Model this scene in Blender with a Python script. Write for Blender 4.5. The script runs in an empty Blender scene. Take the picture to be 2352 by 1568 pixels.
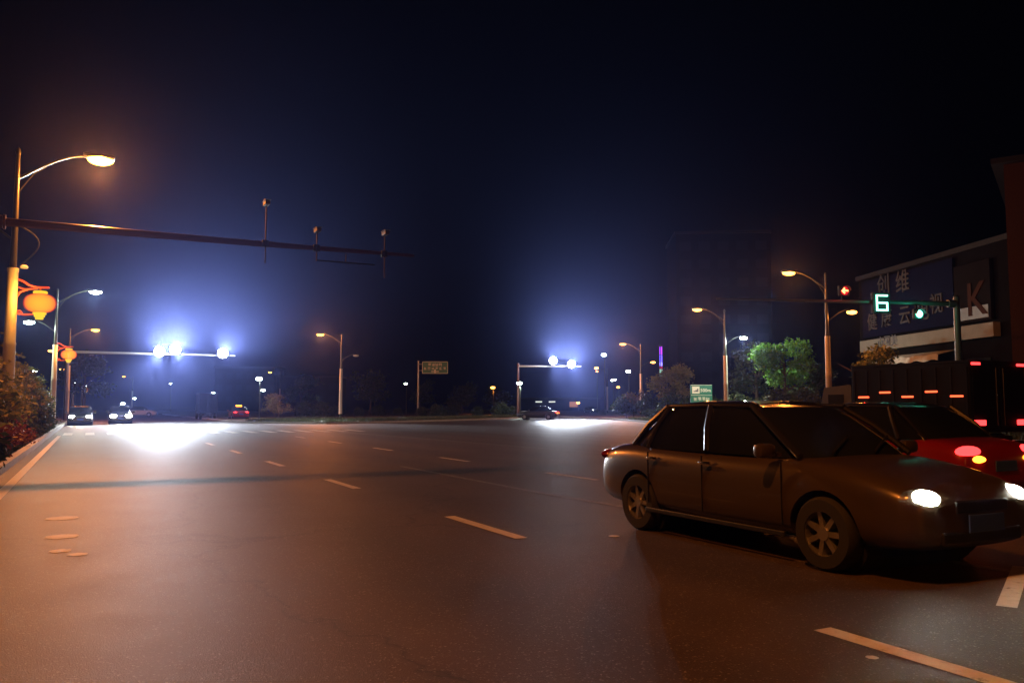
import bpy, bmesh, math, random
from mathutils import Vector, Matrix

R = math.radians
SC = bpy.context.scene
COL = SC.collection

# ------------------------------------------------------------------ camera
F_PX = 18.0 / 22.2 * 2352          # focal length in pixels of the 2352 px wide view
PITCH = math.atan((934 - 784) / F_PX)
CAM_H = 1.4
cam_d = bpy.data.cameras.new('camera')
cam_d.sensor_width = 22.2
cam_d.lens = 18.0
cam_d.clip_start = 0.05
cam_d.clip_end = 3000
cam = bpy.data.objects.new('camera', cam_d)
cam.location = (0, 0, CAM_H)
cam.rotation_euler = (R(90) + PITCH, 0, 0)
COL.objects.link(cam)
SC.camera = cam

# ------------------------------------------------------------------ night sky
world = bpy.data.worlds.new('World')
SC.world = world
world.use_nodes = True
wn = world.node_tree.nodes
wl = world.node_tree.links
bg = wn['Background']
sky = wn.new('ShaderNodeTexSky')
sky.sky_type = 'NISHITA'
sky.sun_disc = False
sky.sun_elevation = R(-5.5)
sky.sun_rotation = R(200)
sky.air_density = 1.0
wl.new(sky.outputs[0], bg.inputs[0])
bg.inputs[1].default_value = 0.05

SC.view_settings.view_transform = 'Standard'
SC.view_settings.look = 'None'
SC.view_settings.exposure = 0.0
SC.view_settings.gamma = 1.0
SC.cycles.use_denoising = True
SC.cycles.max_bounces = 5
SC.cycles.diffuse_bounces = 2
SC.cycles.glossy_bounces = 3
SC.cycles.transparent_max_bounces = 12
SC.cycles.volume_bounces = 0
SC.cycles.sample_clamp_indirect = 4.0
SC.cycles.sample_clamp_direct = 0.0

SODIUM = (1.0, 0.26, 0.035)
WHITE = (0.86, 1.0, 0.84)
FLASH = (0.80, 0.88, 1.0)

# ------------------------------------------------------------------ geometry of the place
TH = math.atan((1176 - 204) / F_PX * math.cos(PITCH))
T = Vector((-math.sin(TH), math.cos(TH), 0))     # along the avenue, away from the camera
D = Vector((math.cos(TH), math.sin(TH), 0))      # across the avenue, to the right


def ray(px, py):
    u = (px - 1176) / F_PX
    v = (784 - py) / F_PX
    return Vector((u, math.cos(PITCH) - v * math.sin(PITCH), math.sin(PITCH) + v * math.cos(PITCH)))


def pt(px, py, Y):
    d = ray(px, py)
    p = d * (Y / d.y)
    p.z += CAM_H
    return p


def gp(px, py, z=0.0):
    d = ray(px, py)
    s = (z - CAM_H) / d.z
    p = d * s
    p.z = z
    return p


def base(px, Y, z=0.0):
    p = pt(px, 934, Y)
    p.z = z
    return p


def rd(d, t, z=0.0):
    p = D * d + T * t
    p.z = z
    return p


# ------------------------------------------------------------------ materials
MATS = {}


def mat(name, color, rough=0.6, metal=0.0, noise=0.0, nscale=8.0, bump=0.0, spec=0.5, coat=0.0, alpha=1.0, trans=0.0):
    if name in MATS:
        return MATS[name]
    m = bpy.data.materials.new(name)
    m.use_nodes = True
    nt = m.node_tree
    b = nt.nodes['Principled BSDF']
    b.inputs['Base Color'].default_value = (*color, 1)
    b.inputs['Roughness'].default_value = rough
    b.inputs['Metallic'].default_value = metal
    b.inputs['Specular IOR Level'].default_value = spec
    b.inputs['Coat Weight'].default_value = coat
    b.inputs['Transmission Weight'].default_value = trans
    if noise > 0 or bump > 0:
        tc = nt.nodes.new('ShaderNodeTexCoord')
        nz = nt.nodes.new('ShaderNodeTexNoise')
        nz.inputs['Scale'].default_value = nscale
        nz.inputs['Detail'].default_value = 6
        nt.links.new(tc.outputs['Object'], nz.inputs['Vector'])
        if noise > 0:
            mx = nt.nodes.new('ShaderNodeMix')
            mx.data_type = 'RGBA'
            mx.inputs[6].default_value = (*[c * (1 - noise) for c in color], 1)
            mx.inputs[7].default_value = (*[min(1, c * (1 + noise)) for c in color], 1)
            nt.links.new(nz.outputs[0], mx.inputs[0])
            nt.links.new(mx.outputs[2], b.inputs['Base Color'])
        if bump > 0:
            bp = nt.nodes.new('ShaderNodeBump')
            bp.inputs['Strength'].default_value = bump
            bp.inputs['Distance'].default_value = 0.02
            nt.links.new(nz.outputs[0], bp.inputs['Height'])
            nt.links.new(bp.outputs[0], b.inputs['Normal'])
    MATS[name] = m
    return m


def emit(name, color, strength, sample=False):
    if name in MATS:
        return MATS[name]
    m = bpy.data.materials.new(name)
    m.use_nodes = True
    nt = m.node_tree
    nt.nodes.clear()
    o = nt.nodes.new('ShaderNodeOutputMaterial')
    e = nt.nodes.new('ShaderNodeEmission')
    e.inputs[0].default_value = (*color, 1)
    e.inputs[1].default_value = strength
    nt.links.new(e.outputs[0], o.inputs[0])
    try:
        m.cycles.emission_sampling = 'AUTO' if sample else 'NONE'
    except Exception:
        pass
    MATS[name] = m
    return m


def leaf_mat(name, c0, c1):
    if name in MATS:
        return MATS[name]
    m = bpy.data.materials.new(name)
    m.use_nodes = True
    nt = m.node_tree
    b = nt.nodes['Principled BSDF']
    b.inputs['Roughness'].default_value = 0.55
    b.inputs['Specular IOR Level'].default_value = 0.3
    g = nt.nodes.new('ShaderNodeNewGeometry')
    mx = nt.nodes.new('ShaderNodeMix')
    mx.data_type = 'RGBA'
    mx.inputs[6].default_value = (*c0, 1)
    mx.inputs[7].default_value = (*c1, 1)
    nt.links.new(g.outputs['Random Per Island'], mx.inputs[0])
    nt.links.new(mx.outputs[2], b.inputs['Base Color'])
    tr = nt.nodes.new('ShaderNodeBsdfTranslucent')
    nt.links.new(mx.outputs[2], tr.inputs[0])
    ms = nt.nodes.new('ShaderNodeMixShader')
    ms.inputs[0].default_value = 0.3
    nt.links.new(b.outputs[0], ms.inputs[1])
    nt.links.new(tr.outputs[0], ms.inputs[2])
    nt.links.new(ms.outputs[0], nt.nodes['Material Output'].inputs[0])
    MATS[name] = m
    return m


def asphalt_mat():
    m = bpy.data.materials.new('asphalt')
    m.use_nodes = True
    nt = m.node_tree
    L = nt.links
    b = nt.nodes['Principled BSDF']
    tc = nt.nodes.new('ShaderNodeTexCoord')

    def noise(scale, detail=5, rough=0.6):
        n = nt.nodes.new('ShaderNodeTexNoise')
        n.inputs['Scale'].default_value = scale
        n.inputs['Detail'].default_value = detail
        n.inputs['Roughness'].default_value = rough
        L.new(tc.outputs['Object'], n.inputs['Vector'])
        return n

    def ramp(src, a, bb, ca, cb):
        r = nt.nodes.new('ShaderNodeValToRGB')
        r.color_ramp.elements[0].position = a
        r.color_ramp.elements[1].position = bb
        r.color_ramp.elements[0].color = (*ca, 1)
        r.color_ramp.elements[1].color = (*cb, 1)
        L.new(src, r.inputs[0])
        return r

    def mul(a, c, fac=1.0):
        x = nt.nodes.new('ShaderNodeMix')
        x.data_type = 'RGBA'
        x.blend_type = 'MULTIPLY'
        x.inputs[0].default_value = fac
        L.new(a, x.inputs[6])
        L.new(c, x.inputs[7])
        return x.outputs[2]

    fine = noise(150, 3, 0.75)
    mid = noise(1.3, 6, 0.65)
    big = noise(0.17, 4, 0.6)
    vor = nt.nodes.new('ShaderNodeTexVoronoi')
    vor.inputs['Scale'].default_value = 100
    L.new(tc.outputs['Object'], vor.inputs['Vector'])
    c1 = ramp(fine.outputs[0], 0.3, 0.72, (0.018, 0.0125, 0.009), (0.090, 0.066, 0.050))
    c2 = ramp(mid.outputs[0], 0.30, 0.70, (0.80, 0.78, 0.78), (1.1, 1.08, 1.06))
    c3 = ramp(big.outputs[0], 0.35, 0.65, (0.80, 0.78, 0.78), (1.1, 1.1, 1.1))
    # dark oil and tar stains with shapes of their own
    st = noise(0.45, 3, 0.5)
    c4 = ramp(st.outputs[0], 0.24, 0.36, (0.45, 0.44, 0.44), (1, 1, 1))
    col = mul(mul(mul(c1.outputs[0], c2.outputs[0]), c3.outputs[0]), c4.outputs[0])
    # wheel tracks polished along each lane
    rot = nt.nodes.new('ShaderNodeVectorRotate')
    rot.rotation_type = 'Z_AXIS'
    rot.inputs['Angle'].default_value = -TH
    L.new(tc.outputs['Object'], rot.inputs['Vector'])
    sx = nt.nodes.new('ShaderNodeSeparateXYZ')
    L.new(rot.outputs[0], sx.inputs[0])
    m1 = nt.nodes.new('ShaderNodeMath')
    m1.operation = 'MULTIPLY_ADD'
    m1.inputs[1].default_value = 2 * math.pi / 2.27
    L.new(sx.outputs[0], m1.inputs[0])
    L.new(mid.outputs[0], m1.inputs[2])
    m2 = nt.nodes.new('ShaderNodeMath')
    m2.operation = 'SINE'
    L.new(m1.outputs[0], m2.inputs[0])
    m3 = nt.nodes.new('ShaderNodeMath')
    m3.operation = 'MULTIPLY_ADD'
    m3.inputs[1].default_value = 0.5
    m3.inputs[2].default_value = 0.5
    L.new(m2.outputs[0], m3.inputs[0])
    c5 = ramp(m3.outputs[0], 0.2, 0.95, (1.06, 1.05, 1.05), (0.74, 0.73, 0.73))
    col = mul(col, c5.outputs[0])
    # cracks and tar seams
    dn = noise(0.9, 4, 0.6)
    ms = nt.nodes.new('ShaderNodeVectorMath')
    ms.operation = 'MULTIPLY_ADD'
    ms.inputs[1].default_value = (1.6, 1.6, 0)
    L.new(dn.outputs['Color'], ms.inputs[0])
    L.new(tc.outputs['Object'], ms.inputs[2])
    vc = nt.nodes.new('ShaderNodeTexVoronoi')
    vc.feature = 'DISTANCE_TO_EDGE'
    vc.inputs['Scale'].default_value = 0.16
    L.new(ms.outputs[0], vc.inputs['Vector'])
    c6 = ramp(vc.outputs['Distance'], 0.0, 0.006, (0.38, 0.37, 0.36), (1, 1, 1))
    col = mul(col, c6.outputs[0])
    # pale aggregate chips
    ch = ramp(vor.outputs['Color'], 0.80, 0.92, (0, 0, 0), (1, 1, 1))
    mx = nt.nodes.new('ShaderNodeMix')
    mx.data_type = 'RGBA'
    L.new(ch.outputs[0], mx.inputs[0])
    L.new(col, mx.inputs[6])
    mx.inputs[7].default_value = (0.16, 0.145, 0.13, 1)
    L.new(mx.outputs[2], b.inputs['Base Color'])
    rr = ramp(mid.outputs[0], 0.3, 0.75, (0.55,) * 3, (0.60,) * 3)
    L.new(rr.outputs[0], b.inputs['Roughness'])
    b.inputs['Specular IOR Level'].default_value = 0.27
    bp = nt.nodes.new('ShaderNodeBump')
    bp.inputs['Strength'].default_value = 0.26
    bp.inputs['Distance'].default_value = 0.006
    ad = nt.nodes.new('ShaderNodeMath')
    ad.operation = 'ADD'
    L.new(fine.outputs[0], ad.inputs[0])
    L.new(vor.outputs['Distance'], ad.inputs[1])
    L.new(ad.outputs[0], bp.inputs['Height'])
    L.new(bp.outputs[0], b.inputs['Normal'])
    MATS['asphalt'] = m
    return m


M_ASPHALT = asphalt_mat()


def paint_mat(name, color, lo, hi):
    m = mat(name, color, 0.6, noise=0.25, nscale=14)
    nt = m.node_tree
    b = nt.nodes['Principled BSDF']
    src = b.inputs['Base Color'].links[0].from_socket
    tc = nt.nodes.new('ShaderNodeTexCoord')
    nz = nt.nodes.new('ShaderNodeTexNoise')
    nz.inputs['Scale'].default_value = 9.0
    nz.inputs['Detail'].default_value = 9
    nz.inputs['Roughness'].default_value = 0.75
    nt.links.new(tc.outputs['Object'], nz.inputs['Vector'])
    rp = nt.nodes.new('ShaderNodeValToRGB')
    rp.color_ramp.elements[0].position = lo
    rp.color_ramp.elements[1].position = hi
    nt.links.new(nz.outputs[0], rp.inputs[0])
    mx = nt.nodes.new('ShaderNodeMix')
    mx.data_type = 'RGBA'
    nt.links.new(rp.outputs[0], mx.inputs[0])
    mx.inputs[6].default_value = (0.055, 0.048, 0.043, 1)
    nt.links.new(src, mx.inputs[7])
    nt.links.new(mx.outputs[2], b.inputs['Base Color'])
    return m


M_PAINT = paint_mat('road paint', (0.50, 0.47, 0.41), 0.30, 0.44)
M_PAINT_WORN = paint_mat('worn road paint', (0.17, 0.15, 0.12), 0.42, 0.58)
M_SOIL = mat('soil', (0.06, 0.045, 0.03), 0.9, noise=0.5, nscale=3, bump=0.6)
M_KERB = mat('kerb concrete', (0.34, 0.33, 0.31), 0.75, noise=0.3, nscale=5, bump=0.25)
M_POLE = mat('grey green pole paint', (0.035, 0.042, 0.032), 0.35, metal=0.3, noise=0.15, nscale=6)
M_SLEEVE = mat('cream pole sleeve', (0.55, 0.50, 0.40), 0.5, noise=0.12, nscale=5)
M_STEEL = mat('galvanised steel', (0.32, 0.32, 0.33), 0.4, metal=0.5, noise=0.15, nscale=5)
M_BEAM = mat('grey steel beam', (0.09, 0.045, 0.036), 0.32, metal=0.5, noise=0.15, nscale=4)
M_DARK = mat('dark housing', (0.015, 0.015, 0.016), 0.6, spec=0.2)
M_RED_METAL = mat('red painted bracket', (0.45, 0.05, 0.02), 0.4)
M_GOLD = mat('gold paint', (0.55, 0.33, 0.05), 0.35, metal=0.3)
M_BARK = mat('bark', (0.07, 0.05, 0.035), 0.9, noise=0.4, nscale=6, bump=0.5)
L_HEDGE = leaf_mat('hedge leaf', (0.04, 0.07, 0.016), (0.24, 0.22, 0.05))
L_DARK = leaf_mat('dark leaf', (0.018, 0.03, 0.012), (0.05, 0.07, 0.02))
L_RED = leaf_mat('red leaf', (0.09, 0.02, 0.012), (0.17, 0.05, 0.02))
L_BRIGHT = leaf_mat('bright green leaf', (0.05, 0.16, 0.012), (0.13, 0.32, 0.03))
L_PALE = leaf_mat('pale leaf', (0.11, 0.10, 0.035), (0.22, 0.18, 0.06))
L_GRASS = leaf_mat('grass blade', (0.03, 0.05, 0.015), (0.09, 0.09, 0.03))

E_SODIUM = emit('sodium lamp glass', (1.0, 0.42, 0.06), 10)
E_SODIUM_BIG = emit('bright sodium lamp glass', (1.0, 0.44, 0.05), 22)
E_WHITE = emit('white lamp glass', (0.86, 1.0, 0.86), 40)
E_UNLIT = mat('unlit lamp glass', (0.35, 0.35, 0.33), 0.2)
E_FLASH = emit('floodlight lens', (0.88, 0.93, 1.0), 120)
E_TAIL = emit('tail light glow', (1.0, 0.03, 0.03), 5.0, True)
E_AMBER = emit('amber light glow', (1.0, 0.30, 0.02), 7.0, True)
E_MARK = emit('red side marker glow', (1.0, 0.09, 0.03), 3.5)
E_HEAD = emit('headlight glow', (1.0, 0.93, 0.80), 120)
E_HEADFAR = emit('far headlight glow', (1.0, 0.90, 0.72), 60)


# ------------------------------------------------------------------ mesh helper
class MB:
    def __init__(s):
        s.v = []
        s.f = []

    def add(s, vs, fs):
        o = len(s.v)
        s.v += [tuple(x) for x in vs]
        s.f += [tuple(i + o for i in f) for f in fs]
        return s

    def box(s, c, size, rz=0.0, bev=0.0, M=None):
        bm = bmesh.new()
        bmesh.ops.create_cube(bm, size=1.0)
        bmesh.ops.scale(bm, vec=size, verts=bm.verts)
        if bev > 0:
            bmesh.ops.bevel(bm, geom=list(bm.edges), offset=bev, segments=2, affect='EDGES', profile=0.5)
        mt = Matrix.Translation(c) @ Matrix.Rotation(rz, 4, 'Z')
        if M is not None:
            mt = Matrix.Translation(c) @ M.to_4x4()
        bm.transform(mt)
        bm.verts.index_update()
        s.add([v.co[:] for v in bm.verts], [[v.index for v in f.verts] for f in bm.faces])
        bm.free()
        return s

    def tube(s, pts, rad, n=12, caps=True):
        pts = [Vector(p) for p in pts]
        if not isinstance(rad, (list, tuple)):
            rad = [rad] * len(pts)
        rings = []
        prev = None
        for i, p in enumerate(pts):
            a = pts[max(0, i - 1)]
            b = pts[min(len(pts) - 1, i + 1)]
            d = (b - a).normalized()
            if prev is None:
                up = Vector((0, 0, 1)) if abs(d.z) < 0.9 else Vector((1, 0, 0))
                x = d.cross(up).normalized()
            else:
                x = (prev - d * prev.dot(d)).normalized()
            prev = x
            y = d.cross(x)
            rings.append([p + (x * math.cos(2 * math.pi * k / n) + y * math.sin(2 * math.pi * k / n)) * rad[i] for k in range(n)])
        vs = [q for r in rings for q in r]
        fs = []
        for i in range(len(pts) - 1):
            for k in range(n):
                fs.append((i * n + k, i * n + (k + 1) % n, (i + 1) * n + (k + 1) % n, (i + 1) * n + k))
        if caps:
            fs.append(tuple(reversed(range(n))))
            fs.append(tuple((len(pts) - 1) * n + k for k in range(n)))
        return s.add(vs, fs)

    def lathe(s, prof, n=24, c=(0, 0, 0), M=None, caps=True):
        vs = []
        for r, z in prof:
            for k in range(n):
                a = 2 * math.pi * k / n
                p = Vector((r * math.cos(a), r * math.sin(a), z))
                if M is not None:
                    p = M @ p
                vs.append(p + Vector(c))
        fs = []
        for i in range(len(prof) - 1):
            for k in range(n):
                fs.append((i * n + k, i * n + (k + 1) % n, (i + 1) * n + (k + 1) % n, (i + 1) * n + k))
        if caps:
            fs.append(tuple(reversed(range(n))))
            fs.append(tuple((len(prof) - 1) * n + k for k in range(n)))
        return s.add(vs, fs)

    def prism(s, poly, z0, z1):
        n = len(poly)
        vs = [(p[0], p[1], z0) for p in poly] + [(p[0], p[1], z1) for p in poly]
        fs = [tuple(range(n, 2 * n)), tuple(reversed(range(n)))]
        fs += [(i, (i + 1) % n, n + (i + 1) % n, n + i) for i in range(n)]
        return s.add(vs, fs)

    def sheet(s, poly, z):
        return s.add([(p[0], p[1], z) for p in poly], [tuple(range(len(poly)))])

    def mesh(s, name, material, smooth=False):
        me = bpy.data.meshes.new(name)
        me.from_pydata(s.v, [], s.f)
        me.materials.append(material)
        bm = bmesh.new()
        bm.from_mesh(me)
        bmesh.ops.recalc_face_normals(bm, faces=bm.faces)
        bm.to_mesh(me)
        bm.free()
        if smooth:
            me.polygons.foreach_set('use_smooth', [True] * len(me.polygons))
            try:
                me.set_sharp_from_angle(angle=R(40))
            except Exception:
                pass
        me.update()
        return me

    def build(s, name, material, parent=None, smooth=False):
        return put(name, s.mesh(name, material, smooth), parent)


def put(name, me, parent=None):
    o = bpy.data.objects.new(name, me)
    COL.objects.link(o)
    if parent is not None:
        o.parent = parent
    return o


def tag(o, label=None, cat=None, group=None, kind=None):
    if label:
        o['label'] = label
    if cat:
        o['category'] = cat
    if group:
        o['group'] = group
    if kind:
        o['kind'] = kind
    return o


def empty(name, loc, rz, label, cat, group=None):
    o = bpy.data.objects.new(name, None)
    o.empty_display_size = 0.3
    COL.objects.link(o)
    o.location = loc
    o.rotation_euler = (0, 0, rz)
    return tag(o, label, cat, group)


CACHE = {}


def cached(key, fn):
    if key not in CACHE:
        CACHE[key] = fn()
    return CACHE[key]


def spot(name, parent, loc, aim, power, color, size=170, blend=0.3, radius=0.12):
    l = bpy.data.lights.new(name, 'SPOT')
    l.energy = power
    l.color = color
    l.spot_size = R(size)
    l.spot_blend = blend
    l.shadow_soft_size = radius
    o = bpy.data.objects.new(name, l)
    COL.objects.link(o)
    o.parent = parent
    o.location = loc
    o.rotation_euler = Vector(aim).to_track_quat('-Z', 'Y').to_euler()
    return o


def bulb(name, parent, loc, power, color, radius=0.1):
    l = bpy.data.lights.new(name, 'POINT')
    l.energy = power
    l.color = color
    l.shadow_soft_size = radius
    o = bpy.data.objects.new(name, l)
    COL.objects.link(o)
    o.parent = parent
    o.location = loc
    return o


def text_mesh(body, size, material, extrude=0.03, bold=0.0):
    c = bpy.data.curves.new('lettering', 'FONT')
    c.body = body
    c.size = size
    c.extrude = extrude
    c.offset = bold
    c.align_x = 'CENTER'
    c.align_y = 'CENTER'
    c.resolution_u = 3
    o = bpy.data.objects.new('lettering', c)
    COL.objects.link(o)
    dg = bpy.context.evaluated_depsgraph_get()
    me = bpy.data.meshes.new_from_object(o.evaluated_get(dg))
    bpy.data.objects.remove(o)
    bpy.data.curves.remove(c)
    me.materials.clear()
    me.materials.append(material)
    return me


# ------------------------------------------------------------------ the setting
def structure(mb, name, material):
    o = mb.build(name, material)
    return tag(o, kind='structure')


g = MB()
g.sheet([(-420, -60), (420, -60), (420, 420), (-420, 420)], -0.03)
structure(g, 'ground', M_SOIL)

KERB_D = -1.56
# the right-hand kerb curve and the kerb of the planted island between the two roads
right_kerb = [Vector((26, -30, 0)), Vector((22.5, 5, 0)), Vector((20.0, 24, 0)), base(2352, 31.0), gp(2065, 1007.5), gp(1815, 993),
              gp(1600, 978.5), gp(1423, 965.5), Vector((3.5, 135, 0)), Vector((-9, 235, 0)), Vector((-22, 330, 0))]
isl_front = [gp(560, 971.2), gp(627, 972.4), gp(750, 974), gp(907, 970), gp(1018, 967), gp(1120, 963.6), gp(1191, 960.8)]
isl_right = [isl_front[-1] + Vector((-1.0, 4, 0)), isl_front[-1] + Vector((-4, 25, 0)), isl_front[-1] + Vector((-17, 110, 0)), isl_front[-1] + Vector((-30, 220, 0))]
isl_left = [isl_front[0] + T * 220, isl_front[0] + T * 90, isl_front[0] + T * 5 + D * -0.6]

road = MB()
left_edge = [rd(KERB_D, -60), rd(KERB_D, 330)]
road.sheet([left_edge[0]] + [Vector((60, -60, 0))] + right_kerb + [left_edge[1]], 0.0)
structure(road, 'road', M_ASPHALT)


def kerb_run(points, width, z1, z0=-0.02, gap=True, seed=1):
    """kerb stones about 1 m long laid end to end along a line; the line is the road-side face, width goes to its left"""
    mb = MB()
    for i in range(len(points) - 1):
        a, b = Vector(points[i]), Vector(points[i + 1])
        L = (b - a).length
        n = max(1, int(L / (1.0 if L < 120 else 3.0)))
        d = (b - a) / n
        u = d.normalized()
        w = Vector((-u.y, u.x, 0)) * width
        for k in range(n):
            p = a + d * k + u * 0.006
            q = a + d * (k + 1) - u * 0.006
            mb.prism([p, q, q + w, p + w], z0, z1)
    return mb


structure(kerb_run([rd(KERB_D, -40), rd(KERB_D, 20), rd(KERB_D, 60), rd(KERB_D, 160)], 0.2, 0.16), 'kerb_left', M_KERB)
structure(kerb_run(list(reversed(isl_front)) + [isl_left[2], isl_left[1]], -0.25, 0.16), 'kerb_island', M_KERB)
structure(kerb_run([isl_right[1], isl_right[0], isl_front[-1]], -0.25, 0.158), 'kerb_island_side', M_KERB)
structure(kerb_run(right_kerb[1:9], -0.25, 0.16), 'kerb_right', M_KERB)

v = MB()
v.prism([rd(KERB_D - 0.2, -60), rd(KERB_D - 0.2, 330), rd(-60, 330), rd(-60, -60)], -0.02, 0.13)
structure(v, 'verge_left', M_SOIL)
v = MB()
ins = [p + (Vector((-6, 120, 0)) - p).normalized() * 0.3 for p in isl_front]
v.prism(ins + isl_right + isl_left[:2] + [isl_left[2] + D * 0.3 + T * 0.3], -0.02, 0.13)
structure(v, 'verge_island', M_SOIL)
v = MB()
v.prism([p + Vector((0.25, 0.04, 0)) for p in right_kerb] + [Vector((200, 330, 0)), Vector((200, -30, 0))], -0.02, 0.13)
structure(v, 'verge_right', M_SOIL)

# painted markings, one sheet 4 mm above the asphalt
mk = MB()
wk = MB()


def stripe(mb, a, b, w, z=0.004):
    a, b = Vector(a), Vector(b)
    u = (b - a).normalized()
    n = Vector((-u.y, u.x, 0)) * (w / 2)
    mb.sheet([a - n, b - n, b + n, a + n], z)


def to_dt(p):
    return p.dot(D), p.dot(T)


# edge line along the left kerb
stripe(mk, rd(-1.22, 12.6), rd(-1.22, 46), 0.16)
stripe(mk, rd(-1.22, -20), rd(-1.22, 11.7), 0.16)
# first row of dashes through the measured dashes: 2 m dash, 4 m gap
a0 = gp(1032, 1185.5)
b0 = gp(1190, 1235)
d1, t1 = to_dt(a0)
for k in range(-3, 7):
    stripe(mk, rd(d1 - 0.012 * k, t1 + 6.08 * k - 2.0), rd(d1 - 0.012 * k, t1 + 6.08 * k), 0.15)
a1 = gp(1010, 1050)
d2, t2 = to_dt(a1)
for k in range(-3, 4):
    stripe(mk if k > -2 else wk, rd(d2, t2 + 6.05 * k - 2.0), rd(d2, t2 + 6.05 * k), 0.13)
# worn solid line towards the right and the double centre line
stripe(wk, gp(1254.6, 1134), gp(2324, 1312.7), 0.13)
stripe(wk, gp(1254.6, 1134), gp(1254.6, 1134) + T * 7, 0.13)
stripe(mk, gp(2345, 1302), gp(2312, 1395), 0.13, 0.008)
for o in (-0.13, 0.13):
    stripe(wk, gp(700, 985) + D * o, gp(907, 1002) + D * o, 0.1)
    stripe(wk, gp(907, 1002) + D * o, gp(1452, 1046.5) + D * o, 0.1)
    stripe(wk, gp(1452, 1046.5) + D * o, gp(1452, 1046.5) + D * o - T * 14, 0.1)
# zebra crossing over the avenue
for k in range(16):
    d = -0.9 + k * 1.0
    stripe(mk, rd(d, 46.6), rd(d, 50.6), 0.42)
# pale round patches in the near lane
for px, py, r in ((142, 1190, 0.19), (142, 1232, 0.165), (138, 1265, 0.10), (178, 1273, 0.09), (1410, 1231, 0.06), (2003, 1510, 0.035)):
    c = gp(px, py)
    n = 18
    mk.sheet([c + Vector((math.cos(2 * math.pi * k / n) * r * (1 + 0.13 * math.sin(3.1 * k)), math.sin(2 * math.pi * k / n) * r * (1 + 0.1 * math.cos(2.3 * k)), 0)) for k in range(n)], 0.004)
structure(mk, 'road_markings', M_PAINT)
structure(wk, 'worn_road_markings', M_PAINT_WORN)

# drain grate by the left kerb
dg0 = empty('drain_grate', rd(-1.28, 12.15, 0.004), TH, 'iron drain grate with parallel bars beside the left kerb', 'drain')
f = MB()
for x in (-0.24, 0.24):
    f.box((x, 0, 0.012), (0.04, 0.8, 0.024))
for y in (-0.4, 0.4):
    f.box((0, y, 0.011), (0.44, 0.04, 0.022))
f.build('frame', M_STEEL, dg0)
f = MB()
for k in range(12):
    f.box((0, -0.35 + k * 0.064, 0.009), (0.44, 0.028, 0.018))
f.build('bars', M_STEEL, dg0)


# ------------------------------------------------------------------ street lamps
def lamp_meshes():
    z = {}
    p = MB()
    p.tube([(0, 0, 0), (0, 0, 0.35), (0, 0, 0.36), (0, 0, 5.7), (0, 0, 9.3)], [0.17, 0.17, 0.125, 0.105, 0.06], 16)
    p.lathe([(0.0, 9.3), (0.07, 9.3), (0.085, 9.38), (0.05, 9.5), (0.0, 9.56)], 12)
    p.box((0, 0, 0.03), (0.46, 0.46, 0.05), bev=0.01)
    z['pole'] = p.mesh('pole', M_POLE, True)
    s = MB()
    s.tube([(0, 0, 0.62), (0, 0, 0.68), (0, 0, 3.2), (0, 0, 3.26), (0, 0, 3.34), (0, 0, 5.5), (0, 0, 5.58), (0, 0, 5.65)],
           [0.2, 0.185, 0.17, 0.185, 0.165, 0.15, 0.165, 0.165], 20)
    z['sleeve'] = s.mesh('sleeve', M_SLEEVE, True)
    a = MB()
    pts = [(0.05 + 2.05 * (k / 12.0), 0, 8.55 + 0.98 * math.sin(k / 12.0 * math.pi / 2)) for k in range(13)]
    a.tube(pts, [0.045 - 0.015 * k / 12 for k in range(13)], 10)
    a.tube([(0.05, 0, 8.1), (0.45, 0, 8.75), (0.8, 0, 9.02)], 0.018, 8)
    z['main_arm'] = a.mesh('main_arm', M_POLE, True)
    h = MB()
    h.box((2.3, 0, 9.56), (0.95, 0.36, 0.13), bev=0.05)
    z['lamp_head'] = h.mesh('lamp_head', M_POLE, True)

    def glass(cx, cz, sx, sy, sz):
        b = bmesh.new()
        bmesh.ops.create_uvsphere(b, u_segments=16, v_segments=8, radius=1.0)
        bmesh.ops.scale(b, vec=(sx, sy, sz), verts=b.verts)
        bmesh.ops.translate(b, vec=(cx, 0, cz), verts=b.verts)
        b.verts.index_update()
        o = MB()
        o.add([q.co[:] for q in b.verts], [[q.index for q in ff.verts] for ff in b.faces])
        b.free()
        return o
    for nm, mt in (('sod', E_SODIUM), ('big', E_SODIUM_BIG), ('white', E_WHITE), ('off', E_UNLIT)):
        z['glass_' + nm] = glass(2.34, 9.45, 0.40, 0.20, 0.15 if nm != 'big' else 0.19).mesh('lamp_glass', mt, True)
        z['sideglass_' + nm] = glass(-1.62, 7.13, 0.33, 0.17, 0.13).mesh('lamp_glass', mt, True)
    a = MB()
    a.tube([(-0.05 - 1.35 * k / 10, 0, 6.55 + 0.72 * math.sin(k / 10 * math.pi / 2)) for k in range(11)], 0.03, 8)
    z['side_arm'] = a.mesh('side_arm', M_POLE, True)
    h = MB()
    h.box((-1.6, 0, 7.24), (0.6, 0.24, 0.11), bev=0.04)
    z['side_head'] = h.mesh('side_lamp_head', M_POLE, True)
    c = MB()
    c.tube([(0.06 + 0.62 * math.sin(k / 10 * math.pi * 0.93), 0, 7.05 - 1.28 * (k / 10) + 0.12 * math.sin(k / 10 * math.pi)) for k in range(11)], 0.022, 8)
    z['curl'] = c.mesh('curl_bracket', M_POLE, True)
    c = MB()
    c.lathe([(0.0, -0.06), (0.10, -0.05), (0.12, 0.0), (0.06, 0.05), (0.0, 0.06)], 12, (0.30, 0, 5.72))
    z['curl_lamp'] = c.mesh('curl_lamp', mat('white lamp cap', (0.7, 0.7, 0.72), 0.3), True)
    return z


LM = lamp_meshes()
LAMP_GROUP = 'street lamps with two arms along the roads'


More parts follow.
